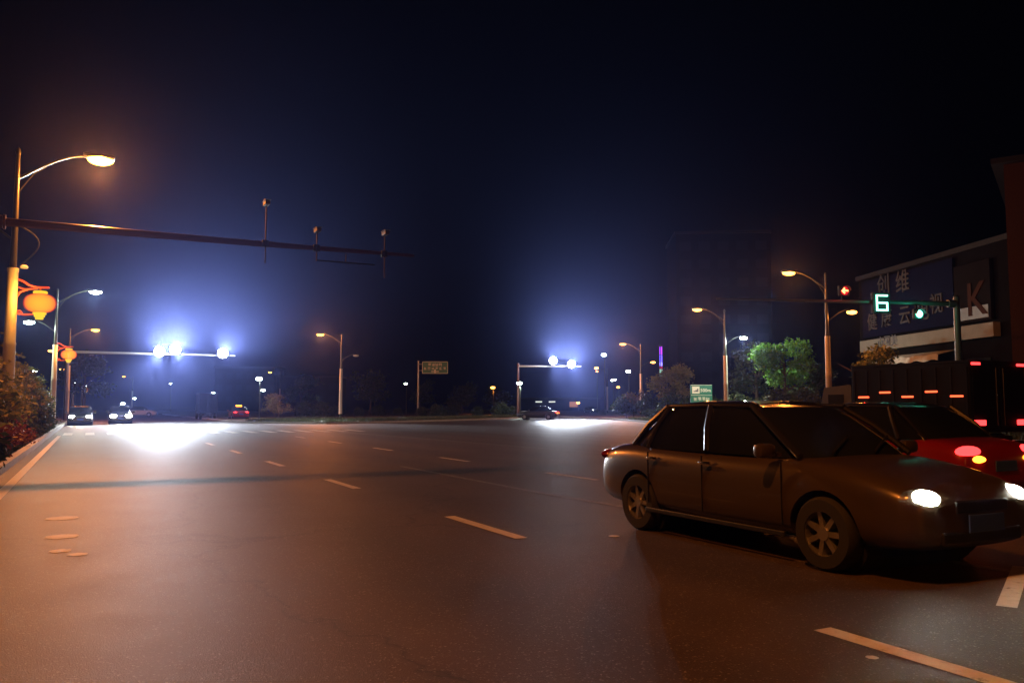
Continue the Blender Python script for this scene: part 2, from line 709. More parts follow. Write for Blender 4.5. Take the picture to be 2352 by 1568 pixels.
def street_lamp(loc, arm_dir, label, main='sod', side='off', power=0, side_power=0, curl=False):
    rz = math.atan2(arm_dir[1], arm_dir[0])
    r = empty('street_lamp', loc, rz, label, 'street lamp', LAMP_GROUP)
    put('pole', LM['pole'], r)
    put('sleeve', LM['sleeve'], r)
    put('main_arm', LM['main_arm'], r)
    h = put('lamp_head', LM['lamp_head'], r)
    put('lamp_glass', LM['glass_' + main], h)
    if side is not None:
        put('side_arm', LM['side_arm'], r)
        h = put('side_lamp_head', LM['side_head'], r)
        put('lamp_glass', LM['sideglass_' + side], h)
    if curl:
        k = put('curl_bracket', LM['curl'], r)
        put('curl_lamp', LM['curl_lamp'], k)
    cols = {'sod': SODIUM, 'big': SODIUM, 'white': WHITE}
    if power > 0:
        bulb('lamp_light', r, (2.34, 0, 9.14), power, cols[main], 0.10)
    if side_power > 0:
        bulb('side_lamp_light', r, (-1.62, 0, 6.96), side_power, cols[side], 0.10)
    return r


SOD_P = 6000
lampA1 = street_lamp(base(15, 28.0), D, 'street lamp with glaring orange lamp above the steel beam and a big red lantern', 'big', 'off', SOD_P * 1.25, curl=True)
lampA1.scale = (1.08, 1.08, 1.08)
lampA2 = street_lamp(base(121, 57.0), D, 'street lamp behind the hedge carrying the second red lantern, with cool white lamps', 'white', 'white', SOD_P * 0.35, SOD_P * 0.3)
lampA3 = street_lamp(base(154, 86.0), D, 'street lamp just beside the floodlight gantry pole, with an orange lamp on its long arm', 'sod', 'sod', SOD_P * 0.6)
lampA4 = street_lamp(base(166, 128.0), D, 'street lamp farther along the left verge with a low orange side lamp', 'off', 'sod', 0)
lampA5 = street_lamp(base(187, 172.0), D, 'small far street lamp at the left verge that carries the farthest red lantern', 'off', 'off', 0)
# next lamps of the same row beside and behind the camera light the near road
street_lamp(rd(-2.2, 3.4), D, 'street lamp on the left verge beside the viewer, before the lantern lamp', 'sod', 'off', SOD_P * 0.4)
street_lamp(rd(-2.2, -25.8), D, 'street lamp of the left row standing behind the viewer', 'sod', 'off', SOD_P * 0.3)
LX = Vector((-1, -0.12, 0)).normalized()
street_lamp(base(1905, 50.0), LX, 'street lamp right of the bright green tree, with two orange lamps', 'sod', 'sod', SOD_P * 0.28, SOD_P * 0.08)
street_lamp(base(1668, 69.0), LX, 'street lamp behind the green 500m board, one orange lamp and one white lamp', 'sod', 'white', SOD_P * 0.35, SOD_P * 0.5)
street_lamp(base(1473, 107.0), LX, 'street lamp left of the pale orange tree, orange lamps at two heights', 'sod', 'sod', SOD_P * 0.8)
street_lamp(base(1395, 176.0), LX, 'distant street lamp among the cluster of white lights beyond the second floodlight gantry', 'sod', 'white', 0)
street_lamp(base(782, 93.0), LX, 'street lamp alone at the island kerb between the two roads, one orange lamp lit', 'sod', 'off', SOD_P * 0.9)
street_lamp(base(642, 195.0), LX, 'small distant orange street lamp just right of the white double park lamp', 'sod', None, 0)
street_lamp(base(303, 222.0), LX, 'small distant street lamp with an orange lamp under the floodlights', 'sod', None, 0)


# ------------------------------------------------------------------ lanterns
def lantern_shell_mat():
    m = bpy.data.materials.new('red lantern silk')
    m.use_nodes = True
    nt = m.node_tree
    nt.nodes.clear()
    o = nt.nodes.new('ShaderNodeOutputMaterial')
    t = nt.nodes.new('ShaderNodeBsdfTransparent')
    t.inputs[0].default_value = (1.0, 0.9, 0.6, 1)
    e = nt.nodes.new('ShaderNodeEmission')
    e.inputs[0].default_value = (1.0, 0.03, 0.05, 1)
    e.inputs[1].default_value = 0.9
    ms = nt.nodes.new('ShaderNodeMixShader')
    ms.inputs[0].default_value = 0.34
    nt.links.new(t.outputs[0], ms.inputs[1])
    nt.links.new(e.outputs[0], ms.inputs[2])
    nt.links.new(ms.outputs[0], o.inputs[0])
    return m


M_SILK = lantern_shell_mat()


def glow_volume():
    m = bpy.data.materials.new('lantern glow')
    m.use_nodes = True
    nt = m.node_tree
    nt.nodes.clear()
    o = nt.nodes.new('ShaderNodeOutputMaterial')
    e = nt.nodes.new('ShaderNodeEmission')
    e.inputs[0].default_value = (1.0, 0.40, 0.010, 1)
    e.inputs[1].default_value = 2.3
    nt.links.new(e.outputs[0], o.inputs['Volume'])
    return m


E_CORE = glow_volume()
E_LBASE = emit('lit lantern collar', (1.0, 0.62, 0.03), 1.1)


def lantern_meshes():
    z = {}
    prof = []
    for k in range(15):
        a = -math.pi / 2 + math.pi * k / 14
        c, s = math.cos(a), math.sin(a)
        prof.append((0.60 * abs(c) ** 0.72 + 0.001, 0.40 * math.copysign(abs(s) ** 0.9, s)))
    o = MB()
    o.lathe(prof, 28)
    z['shade'] = o.mesh('lamp_shade', M_SILK, True)
    o = MB()
    o.lathe([(r * 0.95, h * 0.96) for r, h in prof], 28)
    z['glow'] = o.mesh('inner_glow', E_CORE, True)
    o = MB()
    o.lathe([(0.0, 0.40), (0.26, 0.40), (0.27, 0.46), (0.23, 0.50), (0.0, 0.50)], 20)
    z['cap'] = o.mesh('cap', E_LBASE, True)
    o = MB()
    o.lathe([(0.0, -0.38), (0.25, -0.385), (0.25, -0.46), (0.20, -0.47), (0.20, -0.56), (0.15, -0.57), (0.15, -0.66), (0.0, -0.67)], 20)
    z['tassel'] = o.mesh('base_collar', E_LBASE, True)
    # scrolled bracket from the pole: local x = -0.95 is the pole
    o = MB()
    o.tube([(-0.98, 0, 0.62), (-0.93, 0, 0.86), (-0.8, 0, 0.93), (-0.62, 0, 0.86), (-0.42, 0, 0.72), (-0.1, 0, 0.64), (0.3, 0, 0.66)], 0.042, 8)
    o.tube([(-0.98, 0, 0.62), (-0.86, 0, 0.64), (-0.6, 0, 0.55), (-0.42, 0, 0.56), (-0.1, 0, 0.60)], 0.035, 8)
    o.tube([(0, 0, 0.62), (0, 0, 0.49)], 0.03, 8)
    o.tube([(-0.42, 0, 0.55), (-0.72, 0, 0.42), (-0.88, 0, 0.12), (-0.9, 0, -0.2), (-0.84, 0, -0.42), (-0.7, 0, -0.5), (-0.62, 0, -0.42), (-0.7, 0, -0.34), (-0.8, 0, -0.38)], 0.042, 8)
    o.tube([(-0.82, 0, -0.45), (-0.55, 0, -0.5), (-0.28, 0, -0.48), (-0.18, 0, -0.43)], 0.04, 8)
    o.box((0.08, 0, 0.655), (0.5, 0.12, 0.06), bev=0.015)
    z['bracket'] = o.mesh('bracket', M_RED_METAL, True)
    return z


LN = lantern_meshes()


def lantern(lamp, h, label, power):
    p = Vector(lamp.location) + D * 0.84
    p.z = h
    r = empty('red_lantern', p, lamp.rotation_euler.z, label, 'lantern', 'red festival lanterns on lamp poles')
    r.scale = (0.84, 0.84, 0.84)
    s = put('lamp_shade', LN['shade'], r)
    put('inner_glow', LN['glow'], s)
    put('cap', LN['cap'], r)
    put('base_collar', LN['tassel'], r)
    put('bracket', LN['bracket'], r)
    if power > 0:
        l = bpy.data.lights.new('lantern_light', 'POINT')
        l.energy = power
        l.color = (1.0, 0.40, 0.06)
        l.shadow_soft_size = 0.35
        o = bpy.data.objects.new('lantern_light', l)
        COL.objects.link(o)
        o.parent = r
        o.location = (-0.45, -0.75, 0.15)


lantern(lampA1, 4.95, 'big glowing red lantern with yellow collars on the nearest left lamp pole', 160)
lantern(lampA2, 5.0, 'glowing red lantern behind the hedge, partly in front of the pale gantry arm', 110)
lantern(lampA5, 4.95, 'tiny far red lantern with yellow frame above the oncoming headlights', 0)


# ------------------------------------------------------------------ overhead gantries
def solve_s(p0, dr, px):
    u = (px - 1176) / F_PX / math.cos(PITCH)
    # roughly correct for points near the arm height
    return (u * p0.y - p0.x) / (dr.x - dr.y * u)


def solve_arm(p0, dr, px, z):
    lo, hi = -5.0, 40.0
    def X(s):
        q = p0 + dr * s
        q = Vector((q.x, q.y, z - CAM_H))
        yc = q.y * math.cos(PITCH) + q.z * math.sin(PITCH)
        return 1176 + F_PX * q.x / yc
    for _ in range(60):
        m = (lo + hi) / 2
        if X(m) < px:
            lo = m
        else:
            hi = m
    return (lo + hi) / 2


def flood(r, s, z, aim_local, power, size=27, half=0.5, label=None):
    fl = MB()
    Mx = Matrix.Rotation(R(90), 3, 'X')
    fl.lathe([(half * 0.55, -0.30), (half * 0.8, -0.16), (half + 0.06, 0.10), (half + 0.06, 0.20), (half, 0.20), (half, 0.15)], 28, (s, 0, z), Mx)
    fl.tube([(s, 0, z - half * 0.9), (s, 0, z - half * 0.9 - 0.25)], 0.04, 8)
    o = fl.build('floodlight', M_DARK, r, True)
    ln = MB()
    ln.lathe([(0.01, 0.225), (half * 0.7, 0.21), (half - 0.01, 0.17), (half - 0.01, 0.155), (0.01, 0.155)], 28, (s, 0, z), Mx)
    ln.build('lens', E_FLASH, o, True)
    bulb('floodlight_glow', r, (s, -0.34, z), power * 0.03, FLASH, 0.2)
    spot('floodlight_halo_spot', r, (s, -0.34, z), (0, -1, 0.175), power * 1.5, FLASH, 33, 1.0, 0.2)  # extra spot tipped upward, added for the glow around the lens
    hd_ = MB()
    hd_.box((s, -0.46, z - half * 0.85 - 0.03), (half * 2 + 0.1, 0.60, 0.03), bev=0.005)
    hd_.build('added_hood', M_DARK, o)  # plate added under the lens to cut the near edge of the light pool
    spot('floodlight_beam', r, (s, -0.25, z - half * 0.85 + 0.17), aim_local, power, FLASH, size, 1.0, 0.03)


def gantry_pole(r, H, r0=0.2, r1=0.14, material=None):
    p = MB()
    p.box((0, 0, 0.04), (0.6, 0.6, 0.08), bev=0.01)
    p.tube([(0, 0, 0), (0, 0, H + 0.35)], [r0, r1], 12)
    p.lathe([(0.0, H + 0.35), (r1 + 0.02, H + 0.35), (r1 * 0.6, H + 0.45), (0, H + 0.47)], 12)
    p.build('pole', material or M_BEAM, r, True)


H_G = 6.7
# near beam across the avenue: local +x runs across the road (D), local -y faces the viewer (-T)
AV_RZ = math.atan2(D.y, D.x)
p0 = rd(-2.95, 27.6)
g0 = empty('traffic_beam', p0, AV_RZ, 'long tapering steel beam over the avenue with unlit cameras on three masts', 'gantry')
gantry_pole(g0, H_G, 0.22, 0.18)
arm = MB()
L0 = solve_arm(p0, D, 950, H_G)
arm.tube([(0.12, 0, H_G), (0.55, 0, H_G), (0.56, 0, H_G), (L0 * 0.55, 0, H_G), (L0, 0, H_G + 0.05)], [0.2, 0.19, 0.125, 0.10, 0.055], 8)
arm.lathe([(0.22, -0.03), (0.22, 0.03)], 16, (0.6, 0, H_G), Matrix.Rotation(R(90), 3, 'Y'))
arm.build('arm', M_BEAM, g0, True)
M_MAST = mat('black mast paint', (0.012, 0.011, 0.011), 0.6, spec=0.2)
for px, up, dn, kind in ((608, 1.35, 0.65, 0), (725, 0.62, 0.45, 1), (880, 0.75, 0.85, 0)):
    s = solve_arm(p0, D, px, H_G)
    m = MB()
    m.tube([(s, -0.16, H_G - dn), (s, -0.16, H_G + up)], 0.022, 8)
    m.box((s, -0.11, H_G), (0.2, 0.12, 0.22))
    o = m.build('camera_mast', M_MAST, g0, True)
    c = MB()
    c.box((s - 0.02, -0.3, H_G + up - 0.06), (0.16, 0.42, 0.13), bev=0.02)
    c.box((s - 0.02, -0.31, H_G + up + 0.02), (0.2, 0.5, 0.02), bev=0.004)
    c.build('camera', mat('grey camera shell', (0.02, 0.02, 0.02), 0.6), o)
    if kind == 1:
        c = MB()
        c.tube([(s, -0.16, H_G - dn + 0.03), (s + 2.0, -0.16, H_G - dn + 0.03)], 0.028, 8)
        c.tube([(s + 1.0, -0.16, H_G - dn + 0.03), (s + 1.0, -0.16, H_G - 0.1)], 0.02, 8)
        c.build('cross_bar', M_MAST, o, True)

# floodlight gantry far along the avenue
p1 = base(150, 80.0)
g1 = empty('floodlight_gantry', p1, AV_RZ, 'gantry over the avenue with pale arm and three blazing white floodlights', 'gantry', 'floodlight gantries over the roads')
gantry_pole(g1, H_G)
e1 = solve_arm(p1, D, 540, H_G)
arm = MB()
arm.tube([(0.1, 0, H_G), (e1 * 0.5, 0, H_G), (e1, 0, H_G + 0.03)], [0.13, 0.11, 0.07], 10)
arm.build('arm', mat('pale painted arm', (0.62, 0.62, 0.58), 0.5), g1, True)
FLOOD_P = 80000
for px in (366, 402, 511):
    s = solve_arm(p1, D, px, H_G)
    flood(g1, s, H_G + 0.25 + 0.22 * (px == 402), ({366: -0.16, 402: 0.04, 511: 0.24}[px], -1.0, -0.285), FLOOD_P)
# floodlight gantry on the second road
p2 = base(1190, 109.0)
g2 = empty('floodlight_gantry', p2, R(4), 'gantry at the tip of the planted island with two blazing white floodlights', 'gantry', 'floodlight gantries over the roads')
gantry_pole(g2, H_G)
e2 = solve_arm(p2, Vector((math.cos(R(4)), math.sin(R(4)), 0)), 1335, H_G)
arm = MB()
arm.tube([(0.1, 0, H_G), (e2 * 0.5, 0, H_G), (e2, 0, H_G + 0.03)], [0.13, 0.11, 0.07], 10)
arm.build('arm', MATS['pale painted arm'], g2, True)
for px in (1270, 1312):
    s = solve_arm(p2, Vector((math.cos(R(4)), math.sin(R(4)), 0)), px, H_G)
    flood(g2, s, H_G + (0.75 if px == 1270 else 0.3), (0.03, -1.0, -0.26), FLOOD_P * 0.75)

# signal gantry on the right: local +x to the pole, faces the viewer
sp = base(2207, 42.6)
e3 = base(1650, 40.6)
sg_dir = (e3 - sp).normalized()
SRZ = math.atan2(-sg_dir.y, -sg_dir.x)
g3 = empty('signal_gantry', sp, SRZ, 'dark mast arm before the shop building carrying red and green traffic signals', 'gantry')
gantry_pole(g3, H_G, 0.19, 0.15, mat('dark steel', (0.07, 0.065, 0.06), 0.5, metal=0.4))
arm = MB()
L3 = (e3 - sp).length
arm.tube([(-0.1, 0, H_G), (-0.5, 0, H_G), (-0.51, 0, H_G), (-L3, 0, H_G)], [0.2, 0.2, 0.13, 0.05], 10)
arm.build('arm', MATS['dark steel'], g3, True)


def sig_pos(px, z):
    lo, hi = 0.0, L3
    for _ in range(50):
        m = (lo + hi) / 2
        q = sp + sg_dir * m
        yc = q.y * math.cos(PITCH) + (z - CAM_H) * math.sin(PITCH)
        X = 1176 + F_PX * q.x / yc
        if X > px:
            lo = m
        else:
            hi = m
    q = sp + sg_dir * ((lo + hi) / 2)
    n = Vector((sg_dir.y, -sg_dir.x, 0))
    if n.y > 0:
        n = -n
    return q + n * 0.3


def z_at(py, Y):
    return pt(1176, py, Y).z


E_REDSIG = emit('red signal arrow', (1.0, 0.30, 0.08), 7)
E_REDGLOW = emit('red signal lens', (1.0, 0.015, 0.03), 0.8)
E_GREEN = emit('green signal light', (0.30, 1.0, 0.72), 5)
E_GREENRIM = emit('green signal rim', (0.0, 0.75, 0.45), 1.2)


def signal_box(name, px, py, w, h, label, cat='traffic signal'):
    z = z_at(py, 41.4)
    q = sig_pos(px, z)
    r = empty(name, (q.x, q.y, z), SRZ, label, cat)
    b = MB()
    b.box((0, 0.12, 0), (w, 0.2, h), bev=0.03)
    b.box((0, 0.26, (H_G - z) * 0.5), (0.07, 0.06, max(0.12, abs(H_G - z))), bev=0.008)
    b.build('housing', M_DARK, r)
    return r


def disc(rad, y, n=24):
    return [(rad * math.cos(2 * math.pi * k / n), y, rad * math.sin(2 * math.pi * k / n)) for k in range(n)]


def visor(mb, cz, rad):
    n = 14
    for k in range(n):
        a0, a1 = math.pi * k / n, math.pi * (k + 1) / n
        vs = []
        for rr in (rad, rad + 0.012):
            for a in (a0, a1):
                for y in (0.0, -0.2):
                    vs.append((rr * math.cos(a), y, cz + rr * math.sin(a)))
        mb.add(vs, [(0, 1, 3, 2), (4, 6, 7, 5), (1, 5, 7, 3), (0, 2, 6, 4)])


# red left arrow head
r = signal_box('arrow_signal', 1933, 668, 0.52, 0.52, 'traffic signal showing a red left arrow above the mast arm')
m = MB()
m.add(disc(0.22, 0.005), [tuple(range(24))])
m.build('lens', E_REDGLOW, r)
m = MB()
m.add([(-0.19, -0.004, 0.0), (-0.02, -0.004, 0.16), (0.03, -0.004, 0.10), (-0.05, -0.004, 0.035), (0.19, -0.004, 0.035), (0.19, -0.004, -0.035), (-0.05, -0.004, -0.035), (0.03, -0.004, -0.10), (-0.02, -0.004, -0.16)],
      [(0, 1, 2, 3), (0, 3, 6), (3, 4, 5, 6), (0, 6, 7, 8)])
m.build('arrow', E_REDSIG, r)
m = MB()
visor(m, 0, 0.235)
m.build('visor', M_DARK, r)
bulb('signal_light', r, (0, -0.5, 0), 25, (1.0, 0.03, 0.02), 0.05)
# green countdown
r = signal_box('countdown_signal', 2018, 694, 0.95, 1.05, 'square countdown signal showing a green 6 on the mast arm', 'countdown signal')
m = MB()
t = 0.08
for (x0, z0, x1, z1) in ((-0.26, 0.37, 0.28, 0.37), (-0.26, 0.0, 0.28, 0.0), (-0.26, -0.37, 0.28, -0.37), (-0.28, 0.37, -0.28, 0), (-0.28, 0, -0.28, -0.37), (0.28, 0, 0.28, -0.37)):
    m.box(((x0 + x1) / 2, -0.0, (z0 + z1) / 2), (abs(x1 - x0) + t if x0 != x1 else t, 0.03, abs(z1 - z0) + t if z0 != z1 else t))
m.build('digit', E_GREEN, r)
bulb('signal_light', r, (0, -0.7, 0), 40, (0.05, 1.0, 0.6), 0.08)
# green round light
r = signal_box('round_signal', 2103, 718, 0.52, 0.52, 'traffic signal with a round green light hanging below the mast arm')
m = MB()
m.add(disc(0.22, 0.004), [tuple(range(24))])
m.build('lens_rim', E_GREENRIM, r)
m = MB()
m.add(disc(0.19, -0.004), [tuple(range(24))])
m.build('lens', E_GREEN, r)
m = MB()
visor(m, 0, 0.235)
m.build('visor', M_DARK, r)

bulb('signal_light', r, (0, -0.5, 0), 40, (0.05, 1.0, 0.6), 0.05)
# ------------------------------------------------------------------ road signs
M_GREENSIGN = mat('green sign sheet', (0.012, 0.13, 0.085), 0.45)
M_SIGNWHITE = mat('white sign lettering', (0.55, 0.58, 0.5), 0.5)


def glyph(mb, cx, cz, s, y, seed):
    """brush-like strokes of an unreadable character"""
    rnd = random.Random(seed)
    t = s * 0.13
    for zz in rnd.sample([-0.42, -0.14, 0.14, 0.42], 3):
        w = rnd.uniform(0.65, 1.0) * s
        mb.box((cx, y, cz + zz * s), (w, 0.012, t))
    for xx in rnd.sample([-0.36, 0.0, 0.36], 2):
        h = rnd.uniform(0.6, 1.0) * s
        mb.box((cx + xx * s, y - 0.007, cz), (t, 0.012, h))


# green roadside board with 500m
w_, h_ = 1.95, 2.42
zc = z_at(914.5, 74.0)
q = pt(1611, 914.5, 74.0)
r = empty('hotel_sign', (q.x, q.y, 0.12), R(3), 'green roadside board on two posts reading 500m beside a small picture panel', 'road sign')
cz = zc - 0.12
b = MB()
b.box((0, 0, cz), (w_, 0.08, h_), bev=0.01)
b.build('board', M_GREENSIGN, r)
m = MB()
for z in (-h_ / 2 + 0.04, h_ / 2 - 0.04, 0.28):
    m.box((0, -0.05, cz + z), (w_ - 0.06, 0.012, 0.03))
m.build('border', M_SIGNWHITE, r)
m = MB()
m.box((-0.5, -0.055, cz + 0.74), (0.66, 0.02, 0.62))
pn = m.build('picture_panel', M_SIGNWHITE, r)
m = MB()
m.box((-0.50, -0.071, cz + 0.62), (0.42, 0.012, 0.07))
m.box((-0.42, -0.071, cz + 0.70), (0.26, 0.012, 0.07))
m.box((-0.34, -0.071, cz + 0.80), (0.12, 0.012, 0.1))
m.build('picture', mat('dark sign ink', (0.03, 0.03, 0.05), 0.5), pn)
o = put('lettering', text_mesh('500m', 0.42, M_SIGNWHITE, 0.006, 0.006), r)
o.location = (0.38, -0.055, cz + 0.70)
o.rotation_euler = (R(90), 0, 0)
m = MB()
for k in range(4):
    glyph(m, -0.55 + k * 0.37, cz - 0.05, 0.31, -0.05, 10 + k)
for k in range(3):
    glyph(m, -0.45 + k * 0.47, cz - 0.55, 0.33, -0.05, 20 + k)
for k in range(7):
    glyph(m, -0.5 + k * 0.17, cz - 0.98, 0.12, -0.05, 30 + k)
m.build('characters', M_SIGNWHITE, r)
for x in (-0.7, 0.7):
    p = MB()
    p.tube([(x, 0.09, 0), (x, 0.09, cz + 0.9)], 0.045, 10)
    p.build('post', M_STEEL, r, True)

# overhead direction sign at the island
q = pt(999.5, 844.0, 118.0)
r = empty('direction_sign', (q.x - 2.4, q.y, 0.13), R(0), 'green overhead direction sign with pale border hanging over the far end of the dark island', 'road sign')
cz = q.z - 0.13
b = MB()
b.box((2.4, -0.12, cz), (3.7, 0.08, 1.75), bev=0.01)
b.build('board', M_GREENSIGN, r)
m = MB()
for z in (-0.82, 0.82):
    m.box((2.4, -0.17, cz + z), (3.6, 0.012, 0.07))
for x in (-1.79, 1.79):
    m.box((2.4 + x, -0.17, cz), (0.07, 0.012, 1.57))
m.build('border', M_SIGNWHITE, r)
m = MB()
for k in range(4):
    glyph(m, 1.65 + k * 0.5, cz + 0.42, 0.42, -0.175, 50 + k)
for k in range(6):
    glyph(m, 1.0 + k * 0.55, cz - 0.12, 0.36, -0.175, 60 + k)
m.box((2.4, -0.175, cz - 0.55), (1.1, 0.014, 0.12))
m.box((2.4, -0.175, cz - 0.50), (0.22, 0.016, 0.5))
m.build('characters', M_SIGNWHITE, r)
p = MB()
p.tube([(0, 0, 0), (0, 0, cz + 1.0)], [0.16, 0.12], 10)
p.build('pole', M_STEEL, r, True)
p = MB()
p.tube([(0.1, 0, cz + 0.5), (3.9, 0, cz + 0.5)], 0.07, 8)
p.tube([(0.1, 0, cz - 0.4), (3.9, 0, cz - 0.4)], 0.07, 8)
p.build('arm', M_STEEL, r, True)


# ------------------------------------------------------------------ small far lamps
def post_lamp(px, py, Y, kind, label, second=None, cat='park lamp', size=0.24):
    q = pt(px, py, Y)
    r = empty('post_lamp', (q.x, q.y, 0.0), 0, label, cat, 'slim post lamps far off')
    p = MB()
    p.tube([(0.12, 0, 0), (0.12, 0, q.z - 0.25), (0.0, 0, q.z + 0.12)], [0.07, 0.05, 0.03], 8)
    p.build('pole', M_POLE, r, True)
    e = {'sod': E_SODIUM, 'white': E_WHITE}[kind]
    gl = MB()
    gl.lathe([(0.001, -0.5 * size), (0.7 * size, -0.4 * size), (size, 0), (0.75 * size, 0.4 * size), (0.001, 0.5 * size)], 14, (0, 0, q.z))
    gl.build('lamp_glass', e, r, True)
    c = MB()
    c.lathe([(0.001, 0.62 * size), (1.15 * size, 0.55 * size), (0.5 * size, 0.9 * size), (0.001, size)], 14, (0, 0, q.z))
    c.build('lamp_cap', M_DARK, r, True)
    if second:
        z2, x2 = second
        gl = MB()
        gl.lathe([(0.001, -0.1), (0.2, -0.08), (0.24, 0), (0.15, 0.1), (0.001, 0.12)], 12, (x2, 0, z2))
        gl.build('lower_lamp_glass', e, r, True)
        a = MB()
        a.tube([(0.12, 0, z2 + 0.2), (x2, 0, z2 + 0.2), (x2, 0, z2 + 0.1)], 0.025, 6)
        a.build('lower_arm', M_POLE, r, True)
    return r


r = post_lamp(595, 870, 96, 'white', 'white park lamp with a second lower lamp at the near end of the island', (3.3, 0.5), size=0.36)
spot('lamp_light', r, (0, 0, 4.2), (0, 0, -1), 700, WHITE, 165)
r = post_lamp(1193, 880, 107, 'white', 'greenish white lamp low beside the island floodlight pole', size=0.34)
spot('lamp_light', r, (0, -0.2, 4.0), (0, 0, -1), 700, WHITE, 165)
r = post_lamp(1132, 890, 150, 'sod', 'lone orange lamp over the dark shrubs in the middle of the island', size=0.42)
spot('lamp_light', r, (0, -0.2, 4.4), (0, 0, -1), 1500, SODIUM, 165)
post_lamp(932, 881, 150, 'white', 'small white lamp in the dark island trees', size=0.28)
post_lamp(860, 889, 160, 'sod', 'tiny dim orange lamp left of the small white island lamp', size=0.2)
post_lamp(1387, 815, 130, 'white', 'tall white lamp nearest above the right floodlight', cat='street lamp', size=0.38)
post_lamp(1443, 853, 150, 'white', 'white lamp just left of the orange street lamp pole on the second road', cat='street lamp', size=0.42)
post_lamp(1370, 845, 170, 'sod', 'reddish lamp with a paler one below, beside the right floodlight', (z_at(853, 170), 0.1), cat='street lamp', size=0.4)
post_lamp(1407, 873, 185, 'white', 'white lamp at the left of the far lamp cluster', cat='street lamp', size=0.36)
post_lamp(1420, 889, 185, 'sod', 'orange lamp lowest in the far lamp cluster', cat='street lamp', size=0.36)
post_lamp(1328, 925, 240, 'sod', 'orange lamp at the far shop front behind the second floodlight gantry', size=0.5)
post_lamp(173, 878, 185, 'white', 'small white lamp above the far red lantern', size=0.28)
post_lamp(196, 887, 190, 'white', 'small white lamp just right of the far red lantern', size=0.26)
post_lamp(490, 902, 170, 'white', 'faint white lamp under the rightmost avenue floodlight', size=0.3)
post_lamp(309, 915, 200, 'white', 'little white lamp beside the far lamp pole under the floodlights', size=0.3)
post_lamp(282, 927, 150, 'white', 'low white lamp above the starry oncoming headlight', size=0.36)
post_lamp(392, 881, 200, 'white', 'tiny white light under the left pair of floodlights', size=0.22)
post_lamp(80, 853, 100, 'white', 'small white lamp glimpsed over the hedge top', size=0.22)


# ------------------------------------------------------------------ vegetation
def leaf_cloud(clumps, n, size, seed, flat=0.0):
    """many small diamond leaves scattered through several clumps"""
    rnd = random.Random(seed)
    vs, fs = [], []
    tot = sum(c[3] * c[4] * c[5] for c in clumps)
    for (cx, cy, cz, rx, ry, rz) in clumps:
        k = int(n * rx * ry * rz / tot) + 1
        twigs = []
        for _ in range(max(3, k // 14)):
            while True:
                a = Vector((rnd.uniform(-1, 1), rnd.uniform(-1, 1), rnd.uniform(-1, 1)))
                if 0.25 < a.length < 1:
                    break
            a = a.normalized() * (a.length ** 0.45)
            twigs.append(a)
        for i in range(k):
            a = rnd.choice(twigs)
            p = Vector((cx + a.x * rx + rnd.gauss(0, size * 1.5), cy + a.y * ry + rnd.gauss(0, size * 1.5), cz + a.z * rz + rnd.gauss(0, size * 1.1)))
            if p.z < 0.02:
                continue
            s = size * rnd.uniform(0.6, 1.35)
            u = Vector((rnd.gauss(0, 1), rnd.gauss(0, 1), rnd.gauss(0, 0.7))).normalized()
            w = u.cross(Vector((rnd.gauss(0, 1), rnd.gauss(0, 1), rnd.gauss(0, 1)))).normalized()
            o = len(vs)
            vs += [p - u * s, p + w * s * 0.45, p + u * s, p - w * s * 0.45]
            fs.append((o, o + 1, o + 2, o + 3))
    return vs, fs


def leaf_mesh(name, clumps, n, size, seed, material):
    vs, fs = leaf_cloud(clumps, n, size, seed)
    me = bpy.data.meshes.new(name)
    me.from_pydata([v[:] for v in vs], [], fs)
    me.materials.append(material)
    me.update()
    return me


def stems_mesh(h, spread, n, seed, r=0.03):
    rnd = random.Random(seed)
    m = MB()
    for i in range(n):
        a = rnd.uniform(0, 6.28)
        e = Vector((math.cos(a) * spread * rnd.uniform(0.3, 1), math.sin(a) * spread * rnd.uniform(0.3, 1), h * rnd.uniform(0.7, 1)))
        m.tube([(e.x * 0.1, e.y * 0.1, 0), (e.x * 0.45, e.y * 0.45, e.z * 0.55), e], [r, r * 0.7, r * 0.3], 6)
    return m.mesh('stems', M_BARK, True)


def shrub_clumps(h, w, seed, n=7):
    rnd = random.Random(seed)
    out = []
    for i in range(n):
        z = rnd.uniform(0.25, 0.8) * h
        rr = w * (0.62 if z < h * 0.55 else 0.45)
        out.append((rnd.uniform(-1, 1) * w * 0.5, rnd.uniform(-1, 1) * w * 0.5, z, rr, rr, h * 0.24))
    return out


TALL = [(leaf_mesh('foliage', shrub_clumps(h, w, s, 9), 5200, 0.10, s, L_HEDGE), stems_mesh(h * 0.8, w * 0.6, 7, s)) for h, w, s in ((3.3, 1.5, 3), (3.0, 1.6, 5), (3.6, 1.35, 8))]
LOWRED = (leaf_mesh('foliage', shrub_clumps(0.95, 0.75, 21, 6), 1500, 0.06, 21, L_RED), stems_mesh(0.7, 0.4, 6, 21, 0.015))
LOWGREEN = (leaf_mesh('foliage', shrub_clumps(1.05, 0.8, 22, 6), 1500, 0.07, 22, L_DARK), stems_mesh(0.8, 0.4, 6, 22, 0.015))
FARSHRUB = [(leaf_mesh('foliage', shrub_clumps(h, w, s, 7), 1800, 0.12, s, L_DARK), stems_mesh(h * 0.7, w * 0.5, 5, s, 0.02)) for h, w, s in ((1.5, 1.2, 31), (2.3, 1.5, 33), (0.9, 1.1, 35))]


def plant(name, pair, loc, rz, sc, label, cat, group):
    r = empty(name, loc, rz, label, cat, group)
    r.scale = (sc, sc, sc)
    put('foliage', pair[0], r)
    put('stems', pair[1], r)
    return r


